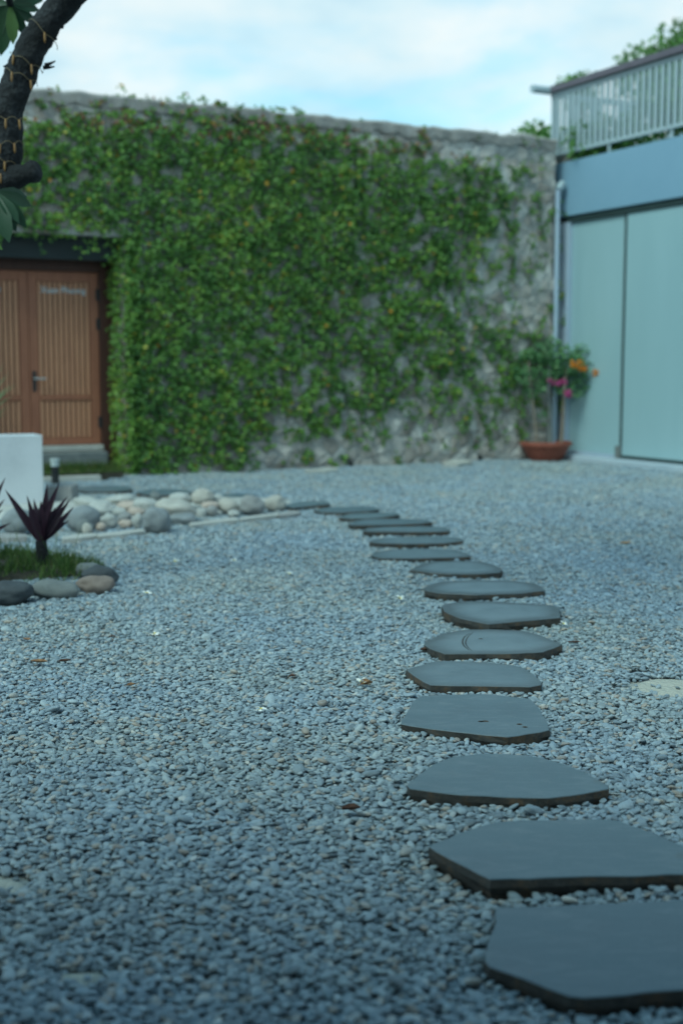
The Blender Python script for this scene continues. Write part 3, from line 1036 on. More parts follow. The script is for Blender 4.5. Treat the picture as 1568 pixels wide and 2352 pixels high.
def door_leaf(a0, a1, label, text, tcen, hinge_s, handle_s):
    st, T = 0.105, 0.045
    leaf = thing('door_leaf', None, None, Wp((a0 + a1) / 2, DT, DZ0))
    leaf.parent = door
    leaf.location = [float(v) for v in (Wp((a0 + a1) / 2, DT, DZ0) - wloc(door))]
    if label: leaf['label'] = label
    m = MB()
    z_mid0, z_mid1 = 0.885, 0.945
    m.box(fr, a0, a0 + st, DT - T, DT, DZ0, DZ1, ch=0.004)
    m.box(fr, a1 - st, a1, DT - T, DT, DZ0, DZ1, ch=0.004)
    m.box(fr, a0 + st + .001, a1 - st - .001, DT - T, DT - 0.002, DZ1 - 0.115, DZ1, ch=0.004)
    m.box(fr, a0 + st + .001, a1 - st - .001, DT - T, DT - 0.002, DZ0, DZ0 + 0.085, ch=0.004)
    m.box(fr, a0 + st + .001, a1 - st - .001, DT - T, DT + 0.006, z_mid0, z_mid1, ch=0.008)
    m.build('stile_frame', M['door_frame'], leaf)
    for z0, z1 in ((z_mid1 + .001, DZ1 - 0.116), (DZ0 + 0.086, z_mid0 - .001)):
        b = MB()
        nb = 10
        wd = (a1 - a0 - 2 * st) / nb
        for k in range(nb):
            x = a0 + st + k * wd
            b.box(fr, x + 0.009, x + wd - 0.009, DT - 0.034, DT - 0.008, z0, z1, ch=0.008)
        b.box(fr, a0 + st, a1 - st, DT - 0.044, DT - 0.035, z0, z1, 1)
        b.build('board_panel', [M['door_panel'], M['door_dark']], leaf)
    V_, F_ = text_mesh(text, 0.098, 0.004)
    Vw = [Wp(tcen - x, DT - 0.008 + z, 2.135 + y) for x, y, z in V_]
    obj('lettering', Vw, F_, M['letter'], leaf)
    if handle_s is not None:
        m = MB()
        hz = 1.12
        m.box(fr, handle_s - 0.022, handle_s + 0.022, DT, DT + 0.008, hz - 0.13, hz + 0.11, ch=0.004)
        m.tube([Wp(handle_s, DT + .008, hz + .02), Wp(handle_s, DT + .05, hz + .02), Wp(handle_s - .02, DT + .058, hz + .02), Wp(handle_s - .125, DT + .055, hz + .018)], 0.010, 8, 1)
        m.build('handle', [M['black'], M['metal']], leaf)
    for hz in (0.62, 1.78, 2.12):
        m = MB()
        m.tube([Wp(hinge_s, DT + .012, hz - .07), Wp(hinge_s, DT + .012, hz + .07)], 0.016, 10)
        m.box(fr, hinge_s - .03, hinge_s + .03, DT + 0.0005, DT + 0.006, hz - .065, hz + .065)
        m.build('hinge', M['black'], leaf)
    return leaf


# text position follows the boards: right leaf reads 'Xuan Phuong'
tx0, tz0 = on_wall(146, 668, DT)
door_leaf(rs, ms - 0.003, 'right leaf with silver lettering and a lever handle', 'Xuan Phuong', tx0, rs + 0.0, ms - 0.05)
tx1, _ = on_wall(-8, 662, DT)
door_leaf(ms + 0.003, ms + LW, 'left leaf without a lever handle', 'ao', tx1, ms + LW, None)
# door step and sill
step = thing('door_step', 'grey concrete step with pale sill under the timber door', 'step', Wp((OP0 + OP1) / 2, DT + 0.2, 0))
s_r, _ = on_wall(247, 1050, DT + 0.30)
MB().box(fr, s_r, OP1 - 0.006, DT + 0.022, DT + 0.34, -0.05, 0.285, ch=0.012).build('step_block', M['rock_mid'], step)
MB().box(fr, rs + 0.0, OP1 - 0.012, DT - 0.09, DT + 0.12, 0.289, 0.352, ch=0.008).build('sill', M['pale_stone'], step)

# ------------------------------------------------------------------ ivy
ivy = thing('climbing_ivy', 'dense green ivy climbing over the stone wall and round the doorway', 'climbing plant', Wp(4, 0.05, 0))
cs = np.array([12, 7.4, 6.9, 6.15, 5.35, 4.5, 3.6, 2.65, 1.65, .8, .15, -.1])[::-1]
cz = np.array([0.0, .25, .6, 1.1, 1.6, 2.2, 2.8, 3.4, 3.9, 4.12, 4.32])
CT = np.array([
    [.88, .88, .88, .84, .62, .30, .28, .14, .06, .04, .05, .04],
    [.94, .94, .94, .90, .76, .44, .40, .22, .10, .07, .10, .06],
    [.95, .95, .95, .94, .90, .70, .56, .40, .16, .12, .24, .15],
    [.95, .95, .95, .96, .92, .82, .74, .60, .46, .56, .46, .4],
    [.95, .95, .95, .96, .90, .84, .78, .64, .44, .34, .32, .2],
    [.92, .92, .94, .95, .92, .90, .84, .70, .46, .26, .30, .2],
    [.66, .68, .76, .90, .95, .97, .95, .86, .64, .40, .28, .2],
    [.72, .76, .86, .94, .97, .98, .96, .90, .74, .52, .28, .2],
    [.72, .78, .86, .92, .96, .97, .92, .84, .62, .42, .22, .15],
    [.46, .50, .58, .76, .88, .88, .74, .54, .30, .18, .14, .1],
    [.05, .08, .12, .28, .40, .40, .24, .12, .08, .05, .03, .0]])[:, ::-1]


def cover_at(s, z):
    i = np.clip(np.searchsorted(cs, s) - 1, 0, len(cs) - 2)
    j = np.clip(np.searchsorted(cz, z) - 1, 0, len(cz) - 2)
    fs = np.clip((s - cs[i]) / (cs[i + 1] - cs[i]), 0, 1)
    fz = np.clip((z - cz[j]) / (cz[j + 1] - cz[j]), 0, 1)
    return (CT[j, i] * (1 - fs) + CT[j, i + 1] * fs) * (1 - fz) + (CT[j + 1, i] * (1 - fs) + CT[j + 1, i + 1] * fs) * fz


NL = 118000
S = rng.uniform(-0.05, 10.2, NL)
Zc = rng.uniform(0.0, 4.4, NL)
fld = np.array([0.5 + 0.30 * mnoise.noise(Vector((s * 2.2, z * 2.2, 7))) + 0.55 * mnoise.noise(Vector((s * 5.5, z * 5.5, 2))) + 0.26 * mnoise.noise(Vector((s * 15, z * 15, 5))) for s, z in zip(S, Zc)])
cov = cover_at(S, Zc)
hole = np.array([mnoise.noise(Vector((s * 8, z * 8, 31))) + 0.4 * mnoise.noise(Vector((s * 19, z * 19, 3))) for s, z in zip(S, Zc)])
keep = (fld < cov * 0.97 + 0.02) & (hole < 0.19 - 0.14 * (1 - cov) + 1.15 * np.clip(cov - 0.80, 0, 1)) & (rng.random(NL) < 0.5 + 0.5 * np.clip((cov * 1.04 - fld) * 4, 0, 1))
keep &= ~((S > OP0 + 0.02) & (S < OP1) & (Zc < OPZ + 0.035))
S, Zc, fld, cov = S[keep], Zc[keep], fld[keep], cov[keep]
depth = np.clip((cov - fld), 0, 0.7)
T = 0.02 + rng.random(len(S)) ** 1.3 * (0.04 + 0.20 * depth)
# drape round the doorway: right reveal and soffit fringe
n2 = 2600
S2 = OP0 - 0.16 + rng.random(n2) ** 0.8 * 0.27
T2 = np.where(S2 < OP0, rng.uniform(0.02, 0.13, n2), rng.uniform(-0.36, 0.08, n2))
Z2 = rng.uniform(0.05, OPZ, n2)
n3 = 190
S3 = rng.uniform(OP0, OP1, n3)
g3 = np.array([mnoise.noise(Vector((s * 4.5, 1.3, 8))) for s in S3])
T3 = rng.uniform(-0.05, 0.09, n3)
Z3 = OPZ - rng.random(n3) * np.clip(0.05 + 0.55 * g3, 0.02, 0.34)
# sprigs standing on top of the wall
S4, T4, Z4 = [], [], []
for (px, py, hgt) in ((280, 222, .16), (120, 212, .05), (425, 232, .14), (345, 235, .08), (545, 258, .07), (630, 266, .08), (690, 280, .06), (465, 252, .10), (385, 240, .06), (505, 258, .07), (830, 296, .03), (1230, 318, .05)):
    s_, _z = on_wall(px, py)
    for k in range(int(14 + 160 * hgt)):
        f_ = random.random()
        S4.append(s_ + random.gauss(0, .025 + .03 * (1 - f_)))
        T4.append(random.uniform(-.1, .08))
        Z4.append(WALL_H - .12 + f_ * (hgt + .16))
mb = MB()
S5, T5, Z5 = [], [], []
for k in range(150):
    s = random.uniform(0.35, 6.1)
    z = random.uniform(0.0, 1.2) if random.random() < 0.6 else random.uniform(1.2, 3.2)
    th = random.gauss(math.pi / 2, 0.75)
    pts, rad = [], []
    ln = random.randint(14, 46)
    for i in range(ln):
        pts.append(Wp(s, relief(s, z) + 0.012, z))
        rad.append(0.0045 * (1 - 0.75 * i / ln))
        if s < 3.4 and z > .15 and random.random() < .42:
            for q in range(random.randint(1, 5)):
                S5.append(s + random.gauss(0, .022)); T5.append(random.uniform(.02, .07)); Z5.append(z + random.gauss(0, .022))
        s += 0.05 * math.cos(th); z += 0.05 * math.sin(th)
        th += random.gauss(0, 0.16)
        th += 0.05 * (math.pi / 2 - th)
        if z > 4.15 or s < 0.05 or (s > OP0 - 0.05) or z < 0: break
    if len(pts) > 4:
        mb.tube(pts, rad, 5, cap=False)
mb.build('stem', M['ivy_stem'], ivy, smooth=True)
S = np.concatenate([S5, S, S2, S3, S4]); T = np.concatenate([T5, T, T2, T3, T4]); Zc = np.concatenate([Z5, Zc, Z2, Z3, Z4])
n = len(S)
P = C0[None, :] - U[None, :] * S[:, None] + NN[None, :] * T[:, None] + ZZ[None, :] * Zc[:, None]
isr = np.zeros(n, bool)
isr[len(S) - len(S4) - n3 - n2: len(S) - len(S4) - n3] = True
out = np.where(isr[:, None], -U[None, :] * 0.9 + NN[None, :] * 0.5, NN[None, :])
nrm = unit(out + rng.normal(0, 0.42, (n, 3)) + ZZ * 0.35)
d = unit(-ZZ[None, :] * 0.7 + rng.normal(0, 0.7, (n, 3)) + out * 0.35)
L = rng.uniform(0.028, 0.056, n)
patch = np.array([mnoise.noise(Vector((s * 1.1, z * 1.1, 3))) for s, z in zip(S, Zc)])
fine_p = np.array([mnoise.noise(Vector((s * 4.5, z * 4.5, 13))) for s, z in zip(S, Zc)])
tone = np.clip(rng.normal(0.33, 0.13, n) + 0.22 * patch + 0.34 * fine_p, 0, 0.88)
rr = rng.random(n)
tone = np.where(rr > 0.978 - 0.03 * np.clip(fine_p, 0, 1), rng.uniform(0.88, 0.965, n), tone)
rustz = (Zc > 3.95) & (rng.random(n) < 0.22)
tone = np.where(rustz, rng.uniform(0.975, 1.0, n), tone)
leaves('foliage', P, d, nrm, L, L * rng.uniform(0.85, 1.15, n), tone, M['ivy'], ivy)
print('ivy leaves', n)
# ------------------------------------------------------------------ the glazed building
frb = lambda a, b, z: Bp(a, b, z)
R1 = 9.0
bld = thing('glazed_building', 'flat roofed blue grey building with tall frosted glass panels and roof terrace', 'building', Bp(3, 0.5, 0))
MB().box(frb, -0.22, R1, 0.0, 5.0, 3.32, 4.05, ch=0.006).build('fascia', M['fascia'], bld)
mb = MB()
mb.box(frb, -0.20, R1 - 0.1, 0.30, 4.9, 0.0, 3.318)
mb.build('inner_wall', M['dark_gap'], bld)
MB().box(frb, -0.02, R1, 0.03, 0.298, 3.24, 3.317).build('head_recess_shade', M['dark_gap'], bld)  # near-black strip stands in for the shaded recess under the fascia
MB().box(frb, 0.02, R1, -0.16, 0.298, -0.10, 0.075, ch=0.01).build('base_ledge', M['ledge'], bld)
MB().box(frb, -0.19, 0.10, 0.02, 0.16, 0.078, 3.238, ch=0.006).build('frame_post', M['alu'], bld)
seams = [0.105, 1.245, 2.9, 4.55, 6.2, 7.85]
for i in range(len(seams) - 1):
    a0, a1 = seams[i] + (0.0 if i == 0 else 0.035), seams[i + 1] - 0.012
    MB().box(frb, a0, a1, 0.075 if i == 0 else 0.055, 0.095 if i == 0 else 0.075, 0.12, 3.232, ch=0.003).build('glass_panel', M['glass'], bld)
    MB().box(frb, a0, a1, 0.06 if i == 0 else 0.04, 0.11 if i == 0 else 0.09, 0.080, 0.117, ch=0.002).build('bottom_rail', M['dark_gap'] if i else M['alu'], bld)
    if i:
        MB().box(frb, seams[i] - 0.010, seams[i] + 0.033, 0.05, 0.12, 0.10, 3.235, ch=0.003).build('seam_post', M['dark_gap'], bld)
mb = MB().box(frb, 1.19, 1.275, 0.01, 0.06, 0.081, 0.24, ch=0.006)
mb.build('floor_lock', M['rock_mid'], bld)
mb = MB()
mb.tube([Bp(0.06, -0.14, 0.0), Bp(0.06, -0.15, 3.60), Bp(0.06, -0.15, 3.66)], 0.033, 12)
mb.build('downpipe', M['alu'], bld, smooth=False)
mb = MB()
mb.tube([Bp(0.06, -0.15, 3.665), Bp(0.05, -0.06, 3.76)], 0.05, 12)
mb.build('pipe_hopper', M['railing'], bld)

# terrace railing -------------------------------------------------------
rail = thing('terrace_railing', 'pale metal railing of upright slats with dark cap along the roof terrace', 'railing', Bp(3, 0, 4.05))
RZ0, RZ1 = 4.16, 5.02
MB().box(frb, -0.42, R1, -0.05, 0.10, RZ1, RZ1 + 0.085, ch=0.006).build('handrail_cap', M['rail_cap'], rail)
MB().box(frb, -0.36, R1, 0.0, 0.05, RZ0, RZ0 + 0.045, ch=0.004).build('bottom_rail', M['railing'], rail)
MB().box(frb, -0.36, R1, 0.01, 0.045, RZ1 - 0.06, RZ1 - 0.002, ch=0.003).build('top_rail', M['railing'], rail)
k = 0
r = -0.345
while r < R1 - 0.1:
    MB().box(frb, r, r + 0.055, 0.008, 0.042, RZ0 + 0.046, RZ1 - 0.061, ch=0.004).build('slat', M['railing'], rail)
    r += 0.118
for r in (0.9, 2.1, 3.3, 4.5, 5.7, 6.9, 8.1):
    MB().box(frb, r, r + 0.035, 0.01, 0.04, 4.052, RZ0 - 0.001, ch=0.003).build('foot', M['railing'], rail)
# the short return at the wall end and the far side of the terrace
mb = MB()
mb.box(frb, -0.40, -0.36, 0.06, 4.8, RZ1 - 0.05, RZ1 + 0.03)
mb.box(frb, -0.395, -0.365, 0.06, 4.8, RZ0, RZ0 + 0.04)
q = 0.10
while q < 4.7:
    mb.box(frb, -0.395, -0.365, q, q + 0.05, RZ0 + 0.041, RZ1 - 0.051)
    q += 0.125
for q in (0.1, 2.4, 4.7):
    mb.box(frb, -0.40, -0.355, q, q + 0.05, 4.0, RZ0 - 0.001)
mb.build('end_panel', M['railing'], rail)
mb = MB()
mb.tube([Bp(-0.34, -0.02, 5.055), Bp(-0.34, -0.32, 5.055)], 0.055, 14)
mb.build('pipe_stub', M['railing'], rail)

# unseen roof, back wall and posts, added to shade the near gravel
mb = MB()
mb.box(wxyz, -7.0, 7.0, -4.2, 1.2, 3.35, 3.60, ch=0.02)
mb.build('added_shade_roof', M['concrete'], None, (0, -1, 3.35))['kind'] = 'structure'
mb = MB()
mb.box(wxyz, -7.0, 7.0, -4.2, -3.9, -0.05, 3.347)
for x in (-6.8, 6.6):
    mb.box(wxyz, x, x + .2, 0.8, 1.0, -0.05, 3.347)
mb.build('added_shade_wall', M['concrete'], None, (0, -4, 0))['kind'] = 'structure'

# ------------------------------------------------------------------ foliage crowns
def crown_cloud(clumps, per, size, droop=0.2, sq=0.8, seed=1, face_out=0.55):
    """leaf positions in uneven clumps: list of (centre, radius)"""
    g = np.random.default_rng(seed)
    P, D, Q = [], [], []
    for c, r in clumps:
        m = int(per * r * r)
        v = unit(g.normal(0, 1, (m, 3)))
        rad = r * (0.35 + 0.65 * g.random(m) ** 0.5)
        p = np.array(c) + v * rad[:, None] * np.array([1, 1, sq])
        keep_ = np.array([mnoise.noise(Vector(q * 2.2 / max(r, .25))) for q in p]) > -0.22
        p, v = p[keep_], v[keep_]
        P.append(p)
        Q.append(unit(v * face_out + g.normal(0, 0.5, v.shape) + np.array([0, 0, 0.5])))
        D.append(unit(v + g.normal(0, 0.6, v.shape) - np.array([0, 0, droop])))
    P, D, Q = map(np.concatenate, (P, D, Q))
    L_ = g.uniform(0.7, 1.3, len(P)) * size
    tone_ = np.clip(g.normal(0.5, 0.22, len(P)), 0, 1)
    return P, D, Q, L_, tone_


def clumps_in(c, rx, ry, rz, n, r0, r1, seed):
    g = random.Random(seed)
    out_ = []
    for i in range(n):
        while True:
            v = [g.uniform(-1, 1) for _ in range(3)]
            if sum(q * q for q in v) < 1: break
        out_.append((np.array(c) + np.array([v[0] * rx, v[1] * ry, v[2] * rz]), g.uniform(r0, r1)))
    return out_


def tree(name, label, base, top_c, rx, ry, rz, n, r0, r1, size, seed, cat='tree', trunk_r=0.12, per=420, group=None):
    t = thing(name, label, cat, base, group)
    cl = clumps_in(top_c, rx, ry, rz, n, r0, r1, seed)
    m = MB()
    b = np.array(base, float)
    top = np.array(top_c, float)
    mid = (b + top) / 2 + np.array([0.1, 0.05, 0])
    m.tube(smooth_path([b, mid, top], 4), [trunk_r * (1 - 0.06 * i) for i in range(9)], 8, cap=False)
    for c, r in cl[:max(4, n // 2)]:
        m.tube([mid + (top - mid) * 0.3, (mid + c) / 2 + np.array([0, 0, 0.15]), c], [trunk_r * 0.45, trunk_r * 0.28, trunk_r * 0.1], 6, cap=False)
    m.build('trunk', M['stem'], t, smooth=True)
    P, D, Q, L_, tn = crown_cloud(cl, per, size, seed=seed)
    leaves('crown', P, D, Q, L_, L_ * 0.75, tn, M['crown'], t)
    return t


# trees beyond the terrace, seen over and through the railing
pA = at(1500, 105, 22.0)
tree('leafy_tree', 'broad leafy tree rising highest above the railing cap', (pA[0] + 0.6, 22.3, 0), (pA[0] + 0.75, 22.3, pA[2] - 0.32), 1.15, 0.8, 0.62, 44, .3, .5, .085, 5, trunk_r=.14, per=1700)
pB = at(1325, 178, 21.0)
tree('leafy_tree', 'small leafy tree top peeping over the railing near its pipe stub', (pB[0] + 0.1, 21.0, 0), (pB[0] + 0.05, 21.0, pB[2] - 0.17), .24, .3, .22, 12, .16, .26, .075, 9, trunk_r=.08, per=1900)
pC = at(1235, 300, 20.5)
tree('leafy_tree', 'leafy tree top showing over the end of the stone wall', (pC[0] + 0.05, 20.5, 0), (pC[0] + 0.1, 20.5, pC[2] - 0.12), .30, .35, .24, 16, .18, .28, .075, 13, trunk_r=.09, per=1900)
pD = at(1140, 316, 20.0)
tree('low_shrub', 'thin low shrub tips showing above the stone wall top beside the taller leafy top', (pD[0], 20.0, 0), (pD[0], 20.0, pD[2] - 0.08), .36, .2, .08, 12, .10, .16, .07, 17, cat='shrub', trunk_r=.05, per=1100)
# planting on the terrace itself, behind the slats
def hedge(label, r, q, rx, rz, n, seed, zc=4.62):
    base = Bp(r, q, 4.06)
    t = thing('terrace_bush', label, 'bush', base, 'bushes on the roof terrace')
    cl = clumps_in(Bp(r, q, zc), rx, .3, rz, n, .18, .32, seed)
    m = MB()
    for c, rr_ in cl[:6]:
        m.tube([base, (base + c) / 2 + np.array([.03, 0, .05]), c], [.018, .012, .006], 6, cap=False)
    m.build('stem', M['stem'], t, smooth=True)
    P, D, Q, L_, tn = crown_cloud(cl, 2000, .075, seed=seed)
    leaves('foliage', P, D, Q, L_, L_ * .75, tn, M['crown'], t)


hedge('low green bush behind the railing slats nearest the stone wall', 0.25, .55, .55, .22, 22, 21, 4.36)
hedge('round green bush between the low bush and the tall one on the terrace', 1.35, .9, .55, .32, 20, 25, 4.55)
hedge('tall green bush filling the middle of the terrace behind the slats', 2.6, 1.1, .85, .42, 34, 23, 4.66)
hedge('green bush farthest along the terrace behind the slats', 4.4, 1.2, .9, .45, 34, 27, 4.68)

# ------------------------------------------------------------------ potted plant
pp = gnd(1258, 1060)
pp = np.array([pp[0], pp[1] + 0.22, 0.0])
EXCL.append([pp + np.array([.2 * math.cos(a), .2 * math.sin(a), 0]) for a in np.linspace(0, 6.28, 14)[:-1]])
pot_t = thing('potted_plant', 'bushy flowering plant with orange and pink blooms in a red clay bowl', 'potted plant', pp)
prof = [(0.17, -0.01), (0.205, 0.0), (0.25, 0.06), (0.30, 0.145), (0.322, 0.195), (0.324, 0.200), (0.352, 0.204), (0.356, 0.252), (0.338, 0.262), (0.315, 0.25), (0.30, 0.20)]
V, Fc = [], []
nn = 40
for r_, z in prof:
    for k in range(nn):
        a = 2 * math.pi * k / nn
        V.append(pp + np.array([r_ * math.cos(a), r_ * math.sin(a), z]))
for i in range(len(prof) - 1):
    for k in range(nn):
        Fc.append((i * nn + k, i * nn + (k + 1) % nn, (i + 1) * nn + (k + 1) % nn, (i + 1) * nn + k))
bowl = obj('bowl', V, Fc, M['terracotta'], pot_t, smooth=False)
V = [pp + np.array([0.302 * math.cos(a), 0.302 * math.sin(a), 0.202 + 0.01 * mnoise.noise(Vector((a, 1, 1)))]) for a in np.linspace(0, 2 * math.pi, nn + 1)[:-1]]
obj('soil', V, [tuple(range(nn))], M['soil'], pot_t)
PY = pp[1]


def pq(px, py, dy=0.0):
    return at(px, py, PY + dy)


for pts, r_ in (([(1234, 1030), (1227, 960), (1218, 885), (1213, 830)], .017), ([(1262, 1030), (1263, 960), (1258, 890), (1262, 830)], .034), ([(1287, 1030), (1292, 960), (1295, 900), (1300, 845)], .026)):
    dy = {.017: -.05, .034: .06, .026: 0.0}[r_]
    base_pts = [pq(*p, dy) for p in pts]
    m = MB().tube(smooth_path(base_pts, 4), [r_ * (1 - .035 * i) for i in range(13)], 8, rough=.12)
    m.build('stem', M['rock_mid' if r_ == .034 else 'stem'], pot_t, smooth=True)
cl = []
for (px, py, r_, dy) in ((1215, 830, .17, 0), (1205, 860, .15, -.1), (1240, 812, .17, .1), (1275, 812, .18, .05), (1310, 808, .13, -.05), (1315, 838, .18, .05), (1345, 850, .14, -.05), (1340, 880, .13, .05), (1290, 850, .20, .15), (1255, 850, .2, .12),
                         (1225, 890, .14, 0), (1320, 895, .13, 0), (1295, 888, .13, .1), (1337, 800, .08, 0), (1190, 845, .1, 0), (1245, 955, .05, 0), (1265, 785, .09, .1)):
    cl.append((pq(px, py, dy), r_))
P, D, Q, L_, tn = crown_cloud(cl, 7000, .048, seed=31)
leaves('foliage', P, D, Q, L_, L_ * .8, tn, M['bush'], pot_t)
for lab, mk, spots in (('orange flower cluster', 'orange', [(1318, 835, .035), (1332, 838, .05), (1338, 846, .04)]), ('single orange flower', 'orange', [(1367, 856, .03)]),
                       ('pink flower spray', 'pink', [(1263, 878, .032), (1280, 880, .035), (1293, 877, .032)]), ('crimson pink flower', 'pink', [(1304, 904, .042)])):
    cl = [(pq(x, y, -.19), r_) for x, y, r_ in spots]
    P, D, Q, L_, tn = crown_cloud(cl, 42000, .034, seed=33)
    o = leaves('flower', P, D, Q, L_, L_ * .95, tn, M[mk], pot_t)
    o['label'] = lab

# ------------------------------------------------------------------ rocks
def rock(name, label, cat, centre, rx, ry, rz, mat, seed, group=None, rot=0.0, tilt=0.0, chip=None):
    bm = bmesh.new()
    bmesh.ops.create_icosphere(bm, subdivisions=4, radius=1.0)
    cr, sr = math.cos(rot), math.sin(rot)
    ct, st_ = math.cos(tilt), math.sin(tilt)
    V = []
    for v in bm.verts:
        c = v.co
        dd = 1 + 0.24 * mnoise.noise(c * 0.8 + Vector((seed, 0, 0))) + 0.11 * mnoise.noise(c * 1.9 + Vector((0, seed, 0))) + 0.012 * mnoise.noise(c * 9 + Vector((0, 0, seed)))
        x, y, z = c.x * dd * rx, c.y * dd * ry, c.z * dd * rz
        x, z = x * ct - z * st_, x * st_ + z * ct
        x, y = x * cr - y * sr, x * sr + y * cr
        V.append((centre[0] + x, centre[1] + y, centre[2] + z))
    Fc = [tuple(v.index for v in f.verts) for f in bm.faces]
    bm.free()
    o = obj(name, V, Fc, mat, None, (centre[0], centre[1], centre[2] - rz), True)
    tag(o, label, cat, group)
    return o


def rock_px(name, label, x0, x1, y0, y1, mat, seed, z0=0.0, group=None, depth=0.85, rot=0.0, tilt=0.0, sink=0.12, excl=True, name_cat='rock'):
    g = gnd((x0 + x1) / 2, y1, z0)
    sc = g[1] / F
    rx = (x1 - x0) / 2 * sc * 0.97
    ry = rx * depth
    Y = g[1] + ry * 0.75
    top = at((x0 + x1) / 2, y0, Y)[2]
    hz = max(0.03, top - z0)
    rz = hz / (2 - sink) * 1.0
    X = (x0 + x1) / 2 - CX
    cx = X / F * (Y * _c + (H - z0) * _s)
    cen = np.array([cx, Y, z0 - sink * rz + rz])
    o = rock(name, label, name_cat, cen, rx, ry, rz, M[mat], seed, group, rot, tilt)
    if excl:
        EXCL.append([cen + np.array([rx * .85 * math.cos(a), ry * .85 * math.sin(a), 0]) for a in np.linspace(0, 2 * math.pi, 12)[:-1]])
    return o


GR = 'river boulders heaped in the rock bed'
ROCKS = [
    ('big grey boulder below the white wall, half hidden by the purple plant', 5, 84, 1164, 1226, 'rock_slate', 0),
    ('large rounded grey boulder just behind the right leaves of the purple plant', 153, 234, 1160, 1223, 'rock_slate', 0),
    ('round cobble with a cream broken face at the foot of a large grey boulder', 172, 218, 1192, 1228, 'rock_mid', 0),
    ('small broken cream stone lying against the striped round cobble', 190, 213, 1201, 1231, 'rock_cream', 0),
    ('long pale boulder lying behind the large grey one', 201, 266, 1147, 1190, 'rock_pale', 0.02),
    ('rough white boulder between brown pebble and pink cobbles', 229, 273, 1180, 1214, 'rock_pale', 0.0),
    ('small brown cobble between the cream faced cobble and the white boulder', 219, 244, 1200, 1222, 'rock_pink', 0),
    ('flat grey cobble resting on a pinkish oval one', 270, 305, 1177, 1200, 'rock_grey', 0.03),
    ('pinkish oval cobble underneath a flat grey cobble', 272, 306, 1194, 1214, 'rock_pink', 0),
    ('small white egg shaped cobble leaning on the big two tone boulder', 304, 329, 1181, 1215, 'rock_pale', 0),
    ('flat pink tan cobble above the white egg shaped one', 294, 335, 1165, 1186, 'rock_pink', 0.05),
    ('white cobble left of the flat pink tan one', 260, 292, 1164, 1186, 'rock_pale', 0.05),
    ('small grey ball stone perched on the back of the heap', 345, 372, 1129, 1150, 'rock_mid', 0.10),
    ('big two tone grey boulder standing at the front edge of the bed', 325, 396, 1162, 1227, 'rock_slate', 0),
    ('pale rounded boulder behind the two tone grey one', 308, 362, 1143, 1180, 'rock_pale', 0.05),
    ('long cream boulder in the middle of the heap', 352, 452, 1145, 1190, 'rock_cream', 0.06),
    ('dark grey oval boulder right of the two tone one, its lower half dark', 388, 458, 1176, 1209, 'rock_slate', 0),
    ('pale oval boulder at the back of the heap beside the grey ball stone', 388, 447, 1130, 1158, 'rock_pale', 0.08),
    ('cream boulder on top at the back of the heap', 438, 494, 1123, 1158, 'rock_cream', 0.08),
    ('pale grey round boulder at the back beside the topmost cream one', 482, 515, 1134, 1160, 'rock_pale', 0.06),
    ('grey white round cobble at the front between pale and cream boulders', 472, 502, 1162, 1190, 'rock_grey', 0),
    ('pale cobble next to the dark grey oval boulder', 448, 476, 1166, 1192, 'rock_pale', 0),
    ('flat tan cobble wedged under the topmost cream boulder', 460, 503, 1152, 1172, 'rock_pink', 0.05),
    ('big cream boulder left of the round grey one', 498, 551, 1143, 1183, 'rock_cream', 0),
    ('big round grey boulder next to the last cream one', 547, 611, 1136, 1184, 'rock_grey', 0),
    ('round cream boulder ending the bed beside the rusty slab', 607, 658, 1136, 1177, 'rock_cream', 0),
    ('small pale cobble at the foot of the big cream boulder', 522, 552, 1172, 1189, 'rock_pale', 0),
    ('flat pale pink cobble behind the pink tan one', 266, 330, 1150, 1172, 'rock_pink', 0.05),
    ('long low pale boulder at the back of the bed near the concrete block', 168, 225, 1140, 1166, 'rock_pale', 0.03),
    ('white low boulder at the back between grey ball and concrete block', 240, 312, 1136, 1160, 'rock_pale', 0.04),
]
for i, (lab, x0, x1, y0, y1, mk, z0) in enumerate(ROCKS):
    rock_px('river_boulder', lab, x0, x1, y0, y1, mk, 3.1 * i + 1, z0, GR, depth=0.8, rot=random.uniform(-.3, .3), tilt=random.uniform(-.12, .12))

# low pale bed under the boulders
def mound(name, cx, cy, rx, ry, h, mat, kind='structure', yaw=0.0, ex=0.55):
    V, Fc = [], []
    nr, na = 14, 48
    for i in range(nr + 1):
        f = i / nr
        for k in range(na):
            a = 2 * math.pi * k / na
            rr_ = f * (1 + .05 * math.sin(3 * a + 1))
            x, y = rx * rr_ * math.cos(a), ry * rr_ * math.sin(a)
            x, y = x * math.cos(yaw) - y * math.sin(yaw), x * math.sin(yaw) + y * math.cos(yaw)
            z = h * (1 - f ** 2) ** ex - 0.03 * (f > .99) + 0.01 * mnoise.noise(Vector((x * 6, y * 6, 2)))
            V.append((cx + x, cy + y, z))
    for i in range(nr):
        for k in range(na):
            Fc.append((i * na + k, (i + 1) * na + k, (i + 1) * na + (k + 1) % na, i * na + (k + 1) % na))
    o = obj(name, V, Fc, mat, None, (cx, cy, 0), True)
    return tag(o, kind=kind)


bedc = (gnd(150, 1190) + gnd(600, 1160)) / 2
mound('rock_bed_ground', bedc[0] - 0.35, bedc[1] + 0.25, 1.55, 0.75, 0.05, M['pale_stone'], yaw=math.radians(22))

